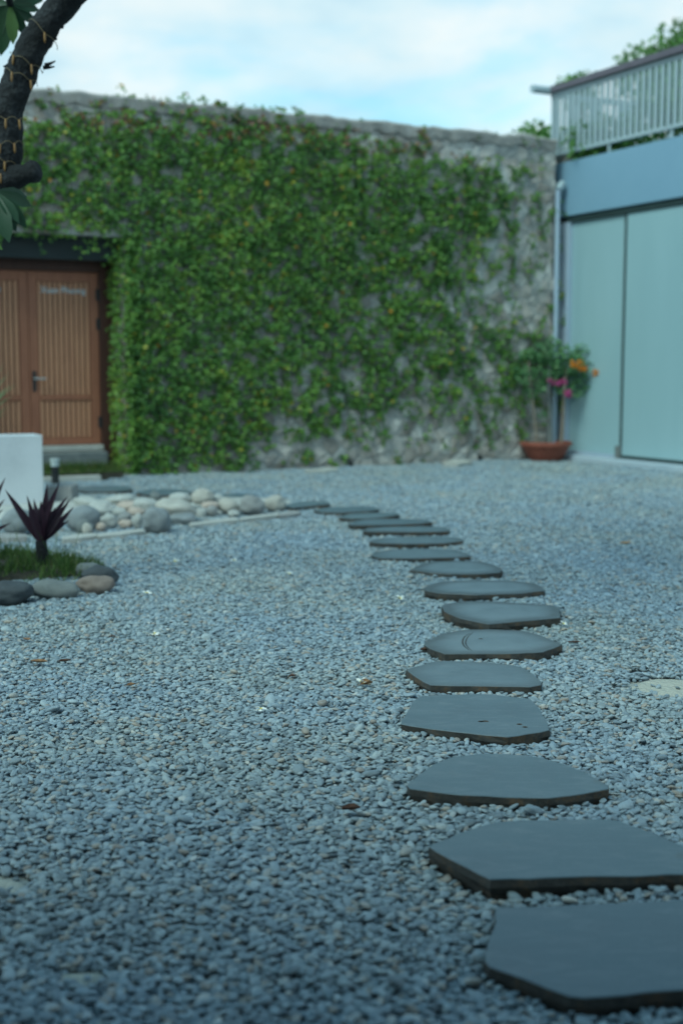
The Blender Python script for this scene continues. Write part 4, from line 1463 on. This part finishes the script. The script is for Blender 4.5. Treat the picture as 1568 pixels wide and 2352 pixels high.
# flat edging stones round the bed
def flag(label, quad, z=0.035, mat='pale_stone', name='edging_stone', cat='edging stone', group='flat edging stones', thick=.06):
    P = np.array([gnd(x, y, z)[:2] for x, y in quad])
    V = [(*p, z) for p in P] + [(*p, z - thick) for p in P]
    nq = len(P)
    bm = bmesh.new()
    vs = [bm.verts.new(v) for v in V]
    f1 = bm.faces.new(vs[:nq])
    bm.faces.new(vs[nq:][::-1])
    for k in range(nq):
        bm.faces.new((vs[k], vs[nq + k], vs[nq + (k + 1) % nq], vs[(k + 1) % nq]))
    bmesh.ops.recalc_face_normals(bm, faces=list(bm.faces))
    bmesh.ops.bevel(bm, geom=list(bm.edges), offset=min(.006, z * .3), segments=2, affect='EDGES')
    bm.verts.index_update()
    c = P.mean(0)
    o = obj(name, [v.co[:] for v in bm.verts], [tuple(v.index for v in f.verts) for f in bm.faces], M[mat], None, (c[0], c[1], z - thick))
    bm.free()
    EXCL.append([(*p, 0) for p in P])
    return tag(o, label, cat, group)


flag('pale flat edging stone right of the purple plant', [(143, 1232), (180, 1226), (222, 1224), (224, 1230), (185, 1235), (146, 1238)])
flag('long thin edging stone running to the two tone boulder', [(222, 1226), (280, 1219), (330, 1214), (332, 1219), (280, 1227), (226, 1232)])
flag('thin edging stone in front of the dark grey oval boulder', [(434, 1201), (490, 1193), (545, 1188), (548, 1194), (492, 1200), (440, 1206)])
flag('thin edging stone in front of the round grey boulder', [(550, 1189), (600, 1181), (640, 1178), (642, 1182), (600, 1187), (552, 1194)])
flag('short dark edging stone in front of the last cream boulder', [(640, 1178), (660, 1174), (688, 1173), (690, 1178), (662, 1182), (642, 1184)], mat='concrete')
flag('edging stone at the foot of the big grey boulder under the white wall', [(-30, 1226), (20, 1224), (62, 1226), (64, 1232), (20, 1234), (-30, 1234)], mat='concrete')
flag('pale flat strip of stone lying against the ivy wall foot left of the small spotlight', [(700, 1079), (740, 1075), (775, 1073), (778, 1078), (742, 1082), (704, 1084)], z=.03)
flag('pale hump of stone lying by the wall foot between the two small spotlights', [(1015, 1061), (1040, 1055), (1075, 1056), (1085, 1060), (1050, 1065), (1020, 1065)], z=.05)

# concrete block and kerb in front of the doorway lawn
g0 = gnd(138, 1155)
blk = MB().box(wxyz, g0[0] - .125, g0[0] + .115, g0[1], g0[1] + .32, -.05, .155, ch=.008).build('concrete_block', M['concrete'], None, (g0[0], g0[1] + .16, -.05))
blk.rotation_euler = (0, 0, 0)
tag(blk, 'squat grey brown concrete block standing right of the white wall', 'concrete block')
EXCL.append([(g0[0] - .13, g0[1]), (g0[0] + .12, g0[1]), (g0[0] + .12, g0[1] + .33), (g0[0] - .13, g0[1] + .33)])
kerb = MB().box(fr, 6.70, 9.6, .34, .46, -.06, .055, ch=.01).build('kerb', M['pale_stone'], None, Wp(7, .4, -.06))
tag(kerb, kind='structure')
path = MB().box(fr, 6.50, 9.6, .10, .20, -.06, .085, ch=.006).build('path', M['concrete'], None, Wp(7, .15, -.06))
tag(path, kind='structure')
EXCL.append([Wp(6.42, 0, 0), Wp(6.66, .46, 0), Wp(9.6, .46, 0), Wp(9.6, 0, 0)])
lawn_base = MB().box(fr, 6.40, 9.58, -.38, .335, -.06, .075).build('soil_ground', M['soil'], None, Wp(7, 0, -.06))
tag(lawn_base, kind='structure')

# white plastered low wall
gw = gnd(102, 1161)
gs_, gt_ = float(np.dot(C0 - gw, U)), float(np.dot(gw - C0, NN))
ww = MB().box(fr, gs_, gs_ + 1.9, gt_ - .32, gt_, -.05, .655, ch=.006).build('garden_wall', M['white_plaster'], None, Wp(gs_ + .95, gt_ - .16, -.05))
tag(ww, 'plain white plastered block of low garden wall in front of the timber door', 'low wall', kind='thing')
EXCL.append([Wp(gs_, gt_, 0), Wp(gs_ + 1.9, gt_, 0), Wp(gs_ + 1.9, gt_ - .32, 0), Wp(gs_, gt_ - .32, 0)])

# bollard light, two small wall spotlights
gb = gnd(128, 1113)
bol = thing('bollard_light', 'short dark garden bollard light with a frosted cap on the doorway lawn edge', 'garden light', (gb[0], gb[1], 0))
MB().tube([(gb[0], gb[1], -.02), (gb[0], gb[1], .20)], .042, 16).build('post', M['black'], bol)
MB().tube([(gb[0], gb[1], .201), (gb[0], gb[1], .262)], .046, 16).build('lamp_glass', M['frost_cap'], bol)
MB().tube([(gb[0], gb[1], .263), (gb[0], gb[1], .285)], [.054, .050], 16).build('lamp_cap', M['frost_cap'], bol)


def spotlight(px, py, label):
    g = gnd(px, py)
    t = thing('spotlight', label, 'garden light', g, 'small black spotlights at the foot of the ivy wall')
    MB().tube([g + ZZ * -.03, g + ZZ * .045], .008, 8).build('spike', M['black'], t)
    a = g + ZZ * .055
    back = np.array([-.25, .8, .55]) / 1.0
    MB().tube([a - back * .035, a - back * .03, a + back * .04, a + back * .06], [.02, .032, .034, .036], 12).build('lamp_head', M['black'], t)


spotlight(805, 1074, 'small black spotlight on the gravel at the middle of the ivy wall')
spotlight(1101, 1060, 'small black spotlight on the gravel nearer the potted plant')

# ------------------------------------------------------------------ planted bed with purple plants
bc = gnd(40, 1345)
mound('soil_ground', bc[0] - .48, bc[1] + .50, .86, .50, .10, M['soil'])
EXCL.append([(bc[0] - .48 + .74 * math.cos(a), bc[1] + .50 + .42 * math.sin(a)) for a in np.linspace(0, 6.28, 16)[:-1]])
GB = 'dark rounded rocks edging the planted bed'
rock_px('edging_rock', 'charcoal rounded rock at the front of the grassy bed, cut by the frame edge', -35, 77, 1333, 1391, 'rock_dark', 4.4, 0, GB, depth=.7)
rock_px('edging_rock', 'long grey rock with a chipped right end at the front of the grassy bed', 74, 186, 1331, 1379, 'rock_mid', 9.4, 0, GB, depth=.5, tilt=-.08)
rock_px('edging_rock', 'reddish brown humped rock at the right end of the grassy bed', 178, 267, 1322, 1367, 'rock_red', 12.2, 0, GB, depth=.65)
rock_px('edging_rock', 'dark slate rock tucked behind the reddish one', 186, 276, 1300, 1349, 'rock_dark', 16.5, 0, GB, depth=.6, tilt=-.1)
rock_px('edging_rock', 'dull grey green rock at the back of the grassy bed', 174, 236, 1289, 1330, 'rock_mid', 21.5, 0, GB, depth=.7)


def blades(name, P, L, W, tone, mat, parent=None, lean=.35, seed=1, loc=None):
    g = np.random.default_rng(seed)
    n_ = len(P)
    a = g.uniform(0, 6.283, n_)
    d_ = unit(np.column_stack([np.cos(a) * lean, np.sin(a) * lean, np.ones(n_)]) + g.normal(0, .25, (n_, 3)))
    q_ = unit(np.column_stack([np.cos(a), np.sin(a), np.full(n_, .3)]))
    tpl = np.array([(0, .5, 0), (0, -.5, 0), (.5, .35, .05), (.5, -.35, .05), (1, 0, -.12)])
    return leaves(name, P, d_, q_, L, W, tone, mat, parent, tpl, [(0, 2, 3, 1), (2, 4, 3)], loc)


n_ = 5200
ra, rf = rng.uniform(0, 6.283, n_), np.sqrt(rng.random(n_))
gx_, gy_ = bc[0] - .46 + .90 * rf * np.cos(ra), bc[1] + .44 + .54 * rf * np.sin(ra)
cl_ = np.array([mnoise.noise(Vector((x * 5, y * 5, 3))) for x, y in zip(gx_, gy_)])
k_ = cl_ > -.25
gx_, gy_, cl_ = gx_[k_], gy_[k_], cl_[k_]
P = np.column_stack([gx_, gy_, .085 * (1 - rf[k_] ** 2) ** .55])
Lg = rng.uniform(.04, .10, len(P)) * (1 + .8 * np.clip(cl_, -.3, .6))
Lg = np.where(rng.random(len(P)) < .025, Lg * 3.0, Lg)
o = blades('grass', P, Lg, np.full(len(P), .007), np.clip(rng.normal(.45, .25, len(P)), 0, 1), M['grass'], lean=.6, loc=(bc[0] - .3, bc[1] + .5, 0))
tag(o, 'tufty grass growing in the rock edged bed', 'grass', kind='stuff')
n_ = 9000
ls, lt = rng.uniform(6.40, 9.5, n_), rng.uniform(-.06, .335, n_)
k_ = ~((lt > .095) & (lt < .205))
ls, lt = ls[k_], lt[k_]
P = C0 - U * ls[:, None] + NN * lt[:, None] + ZZ * .07
o = blades('grass', P, rng.uniform(.05, .12, len(P)) * np.where(lt < .1, 1.35, .6), np.full(len(P), .009), np.clip(rng.normal(.55, .25, len(P)), 0, 1), M['grass'], lean=.5, seed=4, loc=Wp(7, 0, 0))
tag(o, 'bright grass strip in front of the door step', 'grass', kind='stuff')


def strap_leaf(mb_, base, tip, width, bend, side=None, mi=0, seg=9, fold=.25, belly=.35):
    """a lance shaped leaf from base to tip, keeled, with some thickness of fold"""
    base, tip = np.array(base, float), np.array(tip, float)
    L_ = np.linalg.norm(tip - base)
    d_ = (tip - base) / L_
    toc = unit(CAM - base)
    sd = np.cross(d_, toc) if side is None else np.array(side, float)
    sd = sd / (np.linalg.norm(sd) + 1e-9)
    up = np.cross(sd, d_)
    V_, F_ = [], []
    for i in range(seg + 1):
        f = i / seg
        c = base + (tip - base) * f + bend * math.sin(math.pi * f) * L_
        wv = width * (0.55 + 0.45 * math.sin(math.pi * min(1, f / belly / 2))) if f < belly else width * (1 - ((f - belly) / (1 - belly)) ** 1.7)
        wv = max(wv, .0008)
        V_ += [c + sd * wv * .5 + up * wv * fold * .5, c - up * wv * .06, c - sd * wv * .5 + up * wv * fold * .5]
    for i in range(seg):
        for k in range(2):
            F_.append((i * 3 + k, i * 3 + k + 1, (i + 1) * 3 + k + 1, (i + 1) * 3 + k))
    mb_.add(V_, F_, mi)


def add_tone(o, vals):
    at2 = o.data.attributes.new('leaf_tone', 'FLOAT', 'POINT')
    at2.data.foreach_set('value', np.asarray(vals, np.float32))


def purple_plant(label, gx0, gy0, Y, tips, stem_px, seed):
    base = gnd(gx0, gy0)
    base = at(gx0, gy0, Y)
    t = thing('purple_plant', label, 'plant', base, 'spiky purple leaved plants in the grassy bed')
    rg = random.Random(seed)
    top = at(stem_px[0], stem_px[1], Y)
    MB().tube(smooth_path([base - ZZ * .05, (base + top) / 2 + np.array([.01, 0, 0]), top], 4), [.042, .042, .04, .04, .038, .036, .036, .034, .032], 10, rough=.15).build('stem', M['bark'], t, smooth=True)
    for (tx, ty, w_) in tips:
        m_ = MB()
        dy = rg.uniform(-.10, .10)
        b_ = top + np.array([rg.uniform(-.02, .02), dy * .2, rg.uniform(-.03, .03)])
        tp = at(tx, ty, Y + dy)
        strap_leaf(m_, b_, tp, w_ * .8, np.array([0, -.02, rg.uniform(-.03, .05)]), seg=10, fold=.45)
        o_ = m_.build('leaf', M['purple'], t, smooth=True)
        add_tone(o_, [min(1, max(0, rg.gauss(.45, .2)))] * len(o_.data.vertices))
    return t


PT = [(12, 1124, .062), (62, 1137, .056), (78, 1145, .05), (109, 1110, .062), (138, 1107, .055), (156, 1140, .05), (163, 1145, .048), (171, 1163, .058), (113, 1159, .05), (95, 1150, .06), (128, 1165, .055),
      (84, 1160, .055), (147, 1178, .05), (104, 1170, .05), (120, 1140, .045), (66, 1175, .045), (160, 1195, .045)]
PYD = gnd(92, 1322)[1]
purple_plant('spiky purple leaved plant fanning out of the rock edged grassy bed', 92, 1306, PYD, PT, (94, 1242), 3)
purple_plant('second spiky purple plant, only its leaf tips showing at the frame edge', -62, 1310, PYD + .1, [(13, 1097, .06), (12, 1146, .055), (26, 1201, .05), (8, 1170, .05), (-30, 1110, .06), (-70, 1105, .06), (-110, 1120, .06), (-130, 1150, .055), (-50, 1140, .05), (-90, 1160, .05)], (-60, 1245), 8)

# pale spiky plant behind the white wall
gs = np.array([at(-95, 1000, 12.6)[0], 12.6, 0.0])
sp_t = thing('spiky_plant', 'pale green plant whose thin leaf tips arch in beside the timber door', 'plant', gs)
MB().tube([gs, gs + ZZ * .45], [.05, .04], 8).build('stem', M['stem'], sp_t)
rg = random.Random(5)
TIPS = [(10, 838), (22, 858), (28, 882), (40, 882), (12, 905), (22, 935), (14, 950), (-10, 820), (2, 880), (30, 908), (-60, 780), (-100, 760), (-150, 790), (-190, 850), (-210, 920), (-120, 850), (-50, 850), (-20, 930), (-190, 980)]
for (tx, ty) in TIPS:
    m_ = MB()
    Yt = 12.6 + rg.uniform(-.25, .25)
    strap_leaf(m_, gs + ZZ * .42, at(tx, ty, Yt), .026, np.array([0, 0, .10]), seg=9, fold=.3, belly=.3)
    o_ = m_.build('leaf', M['spike'], sp_t, smooth=True)
    add_tone(o_, [rg.random()] * len(o_.data.vertices))

# ------------------------------------------------------------------ frangipani tree with string lights
TY = 7.2
path_px = [(-265, 1350, 66), (-250, 1100, 64), (-215, 860, 62), (-150, 620, 60), (-75, 495, 58), (-15, 425, 56), (12, 372, 52), (17, 318, 48), (20, 262, 47), (30, 215, 47), (48, 168, 50), (70, 118, 50), (96, 74, 47), (128, 28, 45), (170, -20, 43), (235, -85, 40), (320, -180, 36), (400, -300, 32)]
tp_ = [at(x, y, TY - (0.0 if y > 0 else -y * .004)) for x, y, r_ in path_px]
tr_ = [r_ * TY / F * 0.70 for _, _, r_ in path_px]
tree_t = thing('frangipani_tree', 'dark barked frangipani tree leaning in with a sawn stub and broad leaves', 'tree', (tp_[0][0], tp_[0][1], 0))
SP = smooth_path(tp_, 8)
SR = np.interp(np.linspace(0, len(tr_) - 1, len(SP)), range(len(tr_)), tr_)
tm = MB().tube(SP, list(SR), 36, rough=.16)
# swollen knots
tm.build('trunk', M['bark'], tree_t, smooth=True)
sb = [at(-8, 412, TY), at(25, 410, TY - .05), at(60, 399, TY - .08), at(80, 393, TY - .09), at(90, 390, TY - .095)]
MB().tube(smooth_path(sb, 4), list(np.interp(np.linspace(0, 4, 17), range(5), [.088, .068, .052, .060, .042])), 18, rough=.16).build('sawn_stub', M['bark'], tree_t, smooth=True)
# bark splinters
sm_ = MB()
for (x0, y0, x1, y1) in ((104, 150, 128, 140), (100, 155, 126, 153), (143, 60, 145, 66), (128, 88, 132, 90), (20, 150, 8, 153)):
    sm_.tube([at(x0, y0, TY), at((x0 + x1) / 2, (y0 + y1) / 2 + 1, TY), at(x1, y1, TY)], [.012, .008, .003], 6)
sm_.build('splinter', M['bark'], tree_t)
# limbs above the frame, over the gravel
limbs = []
lm = MB()
T0 = SP[-1]


def limb(p0, p1, r0, r1, sag=.2):
    mid = (np.array(p0) + np.array(p1)) / 2 + np.array([random.uniform(-.15, .15), random.uniform(-.15, .15), sag])
    pts = smooth_path([p0, mid, p1], 4)
    lm.tube(pts, list(np.linspace(r0, r1, len(pts))), 8, cap=True, rough=.08)
    return pts


tips = []
main = [np.array(p) for p in ((-0.5, 6.3, 4.3), (0.5, 5.2, 4.7), (-1.4, 5.0, 4.6), (0.0, 7.6, 4.9))]
for e in main:
    limb(T0, e, .075, .05)
    for k in range(4):
        a = random.uniform(0, 6.28)
        e2 = e + np.array([math.cos(a) * random.uniform(.7, 1.2), math.sin(a) * random.uniform(.6, 1.1) - .5, random.uniform(.0, .5)])
        e2[2] = max(e2[2], .272 * e2[1] + 1.3 + .75)
        limb(e, e2, .045, .03, .1)
        for j in range(3):
            a = random.uniform(0, 6.28)
            e3 = e2 + np.array([math.cos(a) * random.uniform(.35, .6), math.sin(a) * random.uniform(.35, .6), random.uniform(.05, .35)])
            e3[2] = max(e3[2], .272 * e3[1] + 1.3 + .62)
            limb(e2, e3, .028, .02, .05)
            tips.append(e3)
# the low leafy shoots in view
shoot1 = at(24, 10, TY + .5)
limb(at(60, -60, TY + .3), shoot1, .03, .02, .02)
shoot2 = at(-12, 440, TY - .35)
limb(at(-60, 470, TY), shoot2, .03, .02, .02)
lm.build('limb', M['bark'], tree_t, smooth=True)
Pl, Dl, Ql, Ll, Wl, Tl = [], [], [], [], [], []
rg = random.Random(12)
for e in tips:
    m_ = rg.randint(12, 18)
    for k in range(m_):
        a = 2.4 * k + rg.uniform(-.2, .2)
        el = rg.uniform(-.35, .65)
        d_ = np.array([math.cos(a), math.sin(a), el])
        Pl.append(e); Dl.append(d_); Ql.append(np.array([-math.cos(a) * el, -math.sin(a) * el, 1.0]) + np.array([rg.uniform(-.3, .3), rg.uniform(-.3, .3), 0]))
        Ll.append(rg.uniform(.24, .36)); Tl.append(min(1, max(0, rg.gauss(.45, .25))))


def aim(e, tx, ty, dy, tone_):
    tp = at(tx, ty, e[1] + dy)
    d_ = tp - e
    Pl.append(e); Dl.append(d_ / np.linalg.norm(d_)); Ql.append(unit(unit(CAM - e) + np.array([rg.uniform(-.3, .3), 0, .35])))
    Ll.append(np.linalg.norm(d_)); Tl.append(tone_)


for tx, ty, dy, tn_ in ((0, 126, 0, .5), (32, 98, -.03, .85), (62, 84, .05, .35), (-35, 110, 0, .4), (88, 55, .1, .2), (-60, 70, .05, .5), (95, 20, .1, .3), (60, -70, .1, .5), (0, -90, 0, .4), (-70, -10, 0, .4), (110, -15, .15, .3), (18, 70, .12, .4)):
    aim(shoot1, tx, ty, dy, tn_)
for tx, ty, dy, tn_ in ((20, 550, -.1, .35), (62, 520, 0, .2), (78, 470, .1, .25), (70, 448, .15, .15), (-40, 560, 0, .4), (40, 535, .1, .15), (-90, 520, 0, .3), (45, 505, -.05, .3), (-80, 440, .1, .3)):
    aim(shoot2, tx, ty, dy, tn_)
aim(at(-30, 545, TY - .5), 7, 572, 0, 1.0)
Ll = np.array(Ll)
leaves('foliage', Pl, Dl, Ql, Ll, Ll * 1.05, np.array(Tl), M['plumeria'], tree_t, LANCE, LANCEF)

# string lights wound round the trunk -----------------------------------
sl = thing('string_lights', 'yellow wired string of small amber bulbs wound round the frangipani trunk', 'string lights', SP[60])
SPa = np.array(SP)


def trunk_at(py):
    best = min(range(len(SP) - 1), key=lambda i: abs((CY - F * ((SP[i][1]) * 0 + ((SP[i] - CAM)[1] * _s + (SP[i] - CAM)[2] * _c)) / ((SP[i] - CAM)[1] * _c - (SP[i] - CAM)[2] * _s)) - py))
    return best


bulbs = []
for (yl, yr, nb, ph) in ((62, 78, 2, 0), (138, 140, 3, .3), (172, 168, 3, 0), (272, 262, 4, .2), (330, 318, 4, .5), (362, 368, 4, .1), (392, 388, 3, .6), (440, 425, 2, .2)):
    i = trunk_at((yl + yr) / 2)
    c, r_ = SP[i], SR[i] * 1.06 + .004
    ax = unit(SP[min(i + 1, len(SP) - 1)] - SP[max(i - 1, 0)])
    fr_ = unit(CAM - c)
    fr_ = unit(fr_ - ax * np.dot(fr_, ax))
    sd_ = np.cross(fr_, ax)          # to the right seen from the camera
    if sd_[0] < 0: sd_ = -sd_
    pts = []
    sc_ = TY / F
    for k in range(41):
        a = -math.pi * .5 + math.pi * 1.0 * k / 40
        fx = math.sin(a)
        sag = abs(math.sin((k / 40 * nb + ph) * math.pi)) * .020
        p = c + sd_ * fx * r_ + fr_ * math.cos(a) * r_ + ZZ * (-(yr - yl) * sc_ * (fx * .5)) - ZZ * (.03 - sag)
        pts.append(p)
    MB().tube(pts, .0021, 6).build('wire', M['wire'], sl, smooth=True)
    for b in range(nb + 1):
        kk = int(round(((b - ph) / nb) * 40))
        if 8 <= kk <= 32:
            p = pts[kk]
            o_ = unit(p - c)
            MB().tube([p + o_ * .006 + ZZ * .008, p + o_ * .008, p + o_ * .012 - ZZ * .03, p + o_ * .012 - ZZ * .045], [.004, .0062, .0062, .003], 8).build('bulb', M['bulb'], sl, smooth=True)
MB().tube(smooth_path([at(0, 250, TY), at(2, 240, TY - .02), at(8, 205, TY), at(20, 185, TY - .03), at(34, 150, TY)], 5), .004, 6).build('loose_cable', M['black'], sl, smooth=True)

# ------------------------------------------------------------------ fallen flowers and dry leaves
def flower(px, py, size, label, rot=0.0, tilt=0.0, flip=False):
    size *= .82
    g = gnd(px, py) + ZZ * .018
    V_, F_, MI_ = [], [], []
    for k in range(5):
        a0 = rot + 2 * math.pi * k / 5
        b = len(V_)
        for i in range(7):
            f = i / 6
            wv = size * .62 * math.sin(math.pi * min(1, .08 + f * .84)) ** .8 * (.35 + .65 * f) if i < 6 else .001
            c = np.array([math.cos(a0 + .25 * f), math.sin(a0 + .25 * f), 0]) * size * f
            z = size * (.10 + .25 * f - .30 * f * f) + .004 * math.sin(k * 2.1)
            s_ = np.array([-math.sin(a0 + .25 * f), math.cos(a0 + .25 * f), 0]) * wv * .5
            for q, dz in ((s_, .05 * size), (0 * s_, 0), (-s_, -.02 * size)):
                p = c + q + np.array([0, 0, z + dz])
                y, z2 = p[1] * math.cos(tilt) - p[2] * math.sin(tilt), p[1] * math.sin(tilt) + p[2] * math.cos(tilt)
                V_.append(g + np.array([p[0], y, abs(z2) * .9 + .002]))
        for i in range(6):
            for q in range(2):
                F_.append((b + i * 3 + q, b + (i + 1) * 3 + q, b + (i + 1) * 3 + q + 1, b + i * 3 + q + 1))
                MI_.append(1 if i < 2 else 0)
    o = obj('fallen_flower', V_, F_, [M['petal'], M['petal_core']], None, g, True, MI_)
    tag(o, label, 'flower', 'white frangipani flowers fallen on the gravel')


flower(355, 1466, .034, 'open white five petalled flower with yellow core lying on the gravel', .3, .25)
flower(337, 1372, .040, 'white flower fallen on the gravel right of the reddish bed rock', 1.1, .5)
flower(598, 1642, .032, 'flattened white flower on the gravel left of the five sided slab', .8, .1)
flower(402, 1297, .036, 'pale flower on the gravel level with the dark bed rocks', .2, .6)
flower(537, 1295, .034, 'pale flower on the gravel right of another, nearer the stepping path', 2.0, .5)
flower(917, 1384, .042, 'white and tan flower beside the squared stepping slab', .6, .6)
flower(664, 1326, .030, 'small pale flower midway between the grassy bed and the path', 1.4, .6)
flower(1292, 1443, .030, 'faded yellowish flower at the right tip of the squared slab', .5, .5)
flower(178, 1213 + 30, .030, 'white flower by the pale edging stone near the purple plant', .5, .5)
flower(830, 1580, .036, 'withered white flower beside a curled brown leaf left of the pointed slab', .9, .9)


def dry_leaf(px, py, length, width, label, mat, yaw, curl=.8, lift=.01):
    g = gnd(px, py) + ZZ * (lift + .008)
    V_, F_ = [], []
    nl, nw = 10, 6
    ca, sa = math.cos(yaw), math.sin(yaw)
    for i in range(nl + 1):
        f = i / nl
        wv = width * math.sin(math.pi * (.06 + .90 * f)) ** .8
        for k in range(nw + 1):
            v = k / nw - .5
            th = v * 2 * curl
            y = wv * math.sin(th) / (2 * math.sin(curl) if curl > .05 else 1) * 1.0
            z = wv * .6 * (1 - math.cos(th)) + length * .25 * (f - .4) ** 2 + .003 * mnoise.noise(Vector((f * 5, v * 4, px)))
            x = length * (f - .5)
            V_.append(g + np.array([x * ca - y * sa, x * sa + y * ca, z]))
    for i in range(nl):
        for k in range(nw):
            F_.append((i * (nw + 1) + k, (i + 1) * (nw + 1) + k, (i + 1) * (nw + 1) + k + 1, i * (nw + 1) + k + 1))
    o = obj('dry_leaf', V_, F_, M[mat], None, g, True)
    tag(o, label, 'dead leaf', 'dry leaves fallen on the gravel')


dry_leaf(90, 1531, .085, .036, 'curled tan dry leaf, longest on the gravel below the grassy bed', 'dead_leaf', -.35, 1.1)
dry_leaf(148, 1529, .06, .026, 'dark brown dry leaf lying right of the long tan one', 'dark_leaf', .2, 1.2)
dry_leaf(842, 1582, .05, .045, 'curled rusty brown leaf standing beside a withered white flower', 'dead_leaf', .5, 1.3)
dry_leaf(302, 1584, .040, .030, 'small half white brown leaf scrap out on the open gravel', 'dead_leaf', .8, 1.0)
dry_leaf(806, 1873, .055, .034, 'dark crumpled leaf on the gravel left of the lens shaped slab', 'dark_leaf', .1, 1.2)
dry_leaf(672, 1913 - 350, .035, .025, 'tiny dark leaf crumb left of the rusty curled leaf', 'dark_leaf', .4, 1.0)
dry_leaf(62, 1478, .065, .03, 'faded brown leaf above the long tan one on the gravel', 'dead_leaf', -.9, .9)
dry_leaf(258, 1471, .035, .022, 'small dark red leaf scrap between the bed and the open white flower', 'dark_leaf', .2, 1.0)
dry_leaf(1436, 1253, .085, .055, 'tan leaf far out on the gravel before the glass panels', 'orange_leaf', .1, .6)
dry_leaf(1212, 2262, .045, .03, 'orange leaf by the broken edge of the largest slab', 'orange_leaf', -.3, .8)
dry_leaf(975, 1502, .04, .03, 'dark leaf at the left tip of the scratched slab', 'dark_leaf', .4, 1.1)
dry_leaf(1318, 1485, .06, .02, 'thin dark twig like leaf at the right tip of the scratched slab', 'dark_leaf', -.1, 1.2)

# ------------------------------------------------------------------ gravel last, once everything it avoids is known
scatter_gravel()
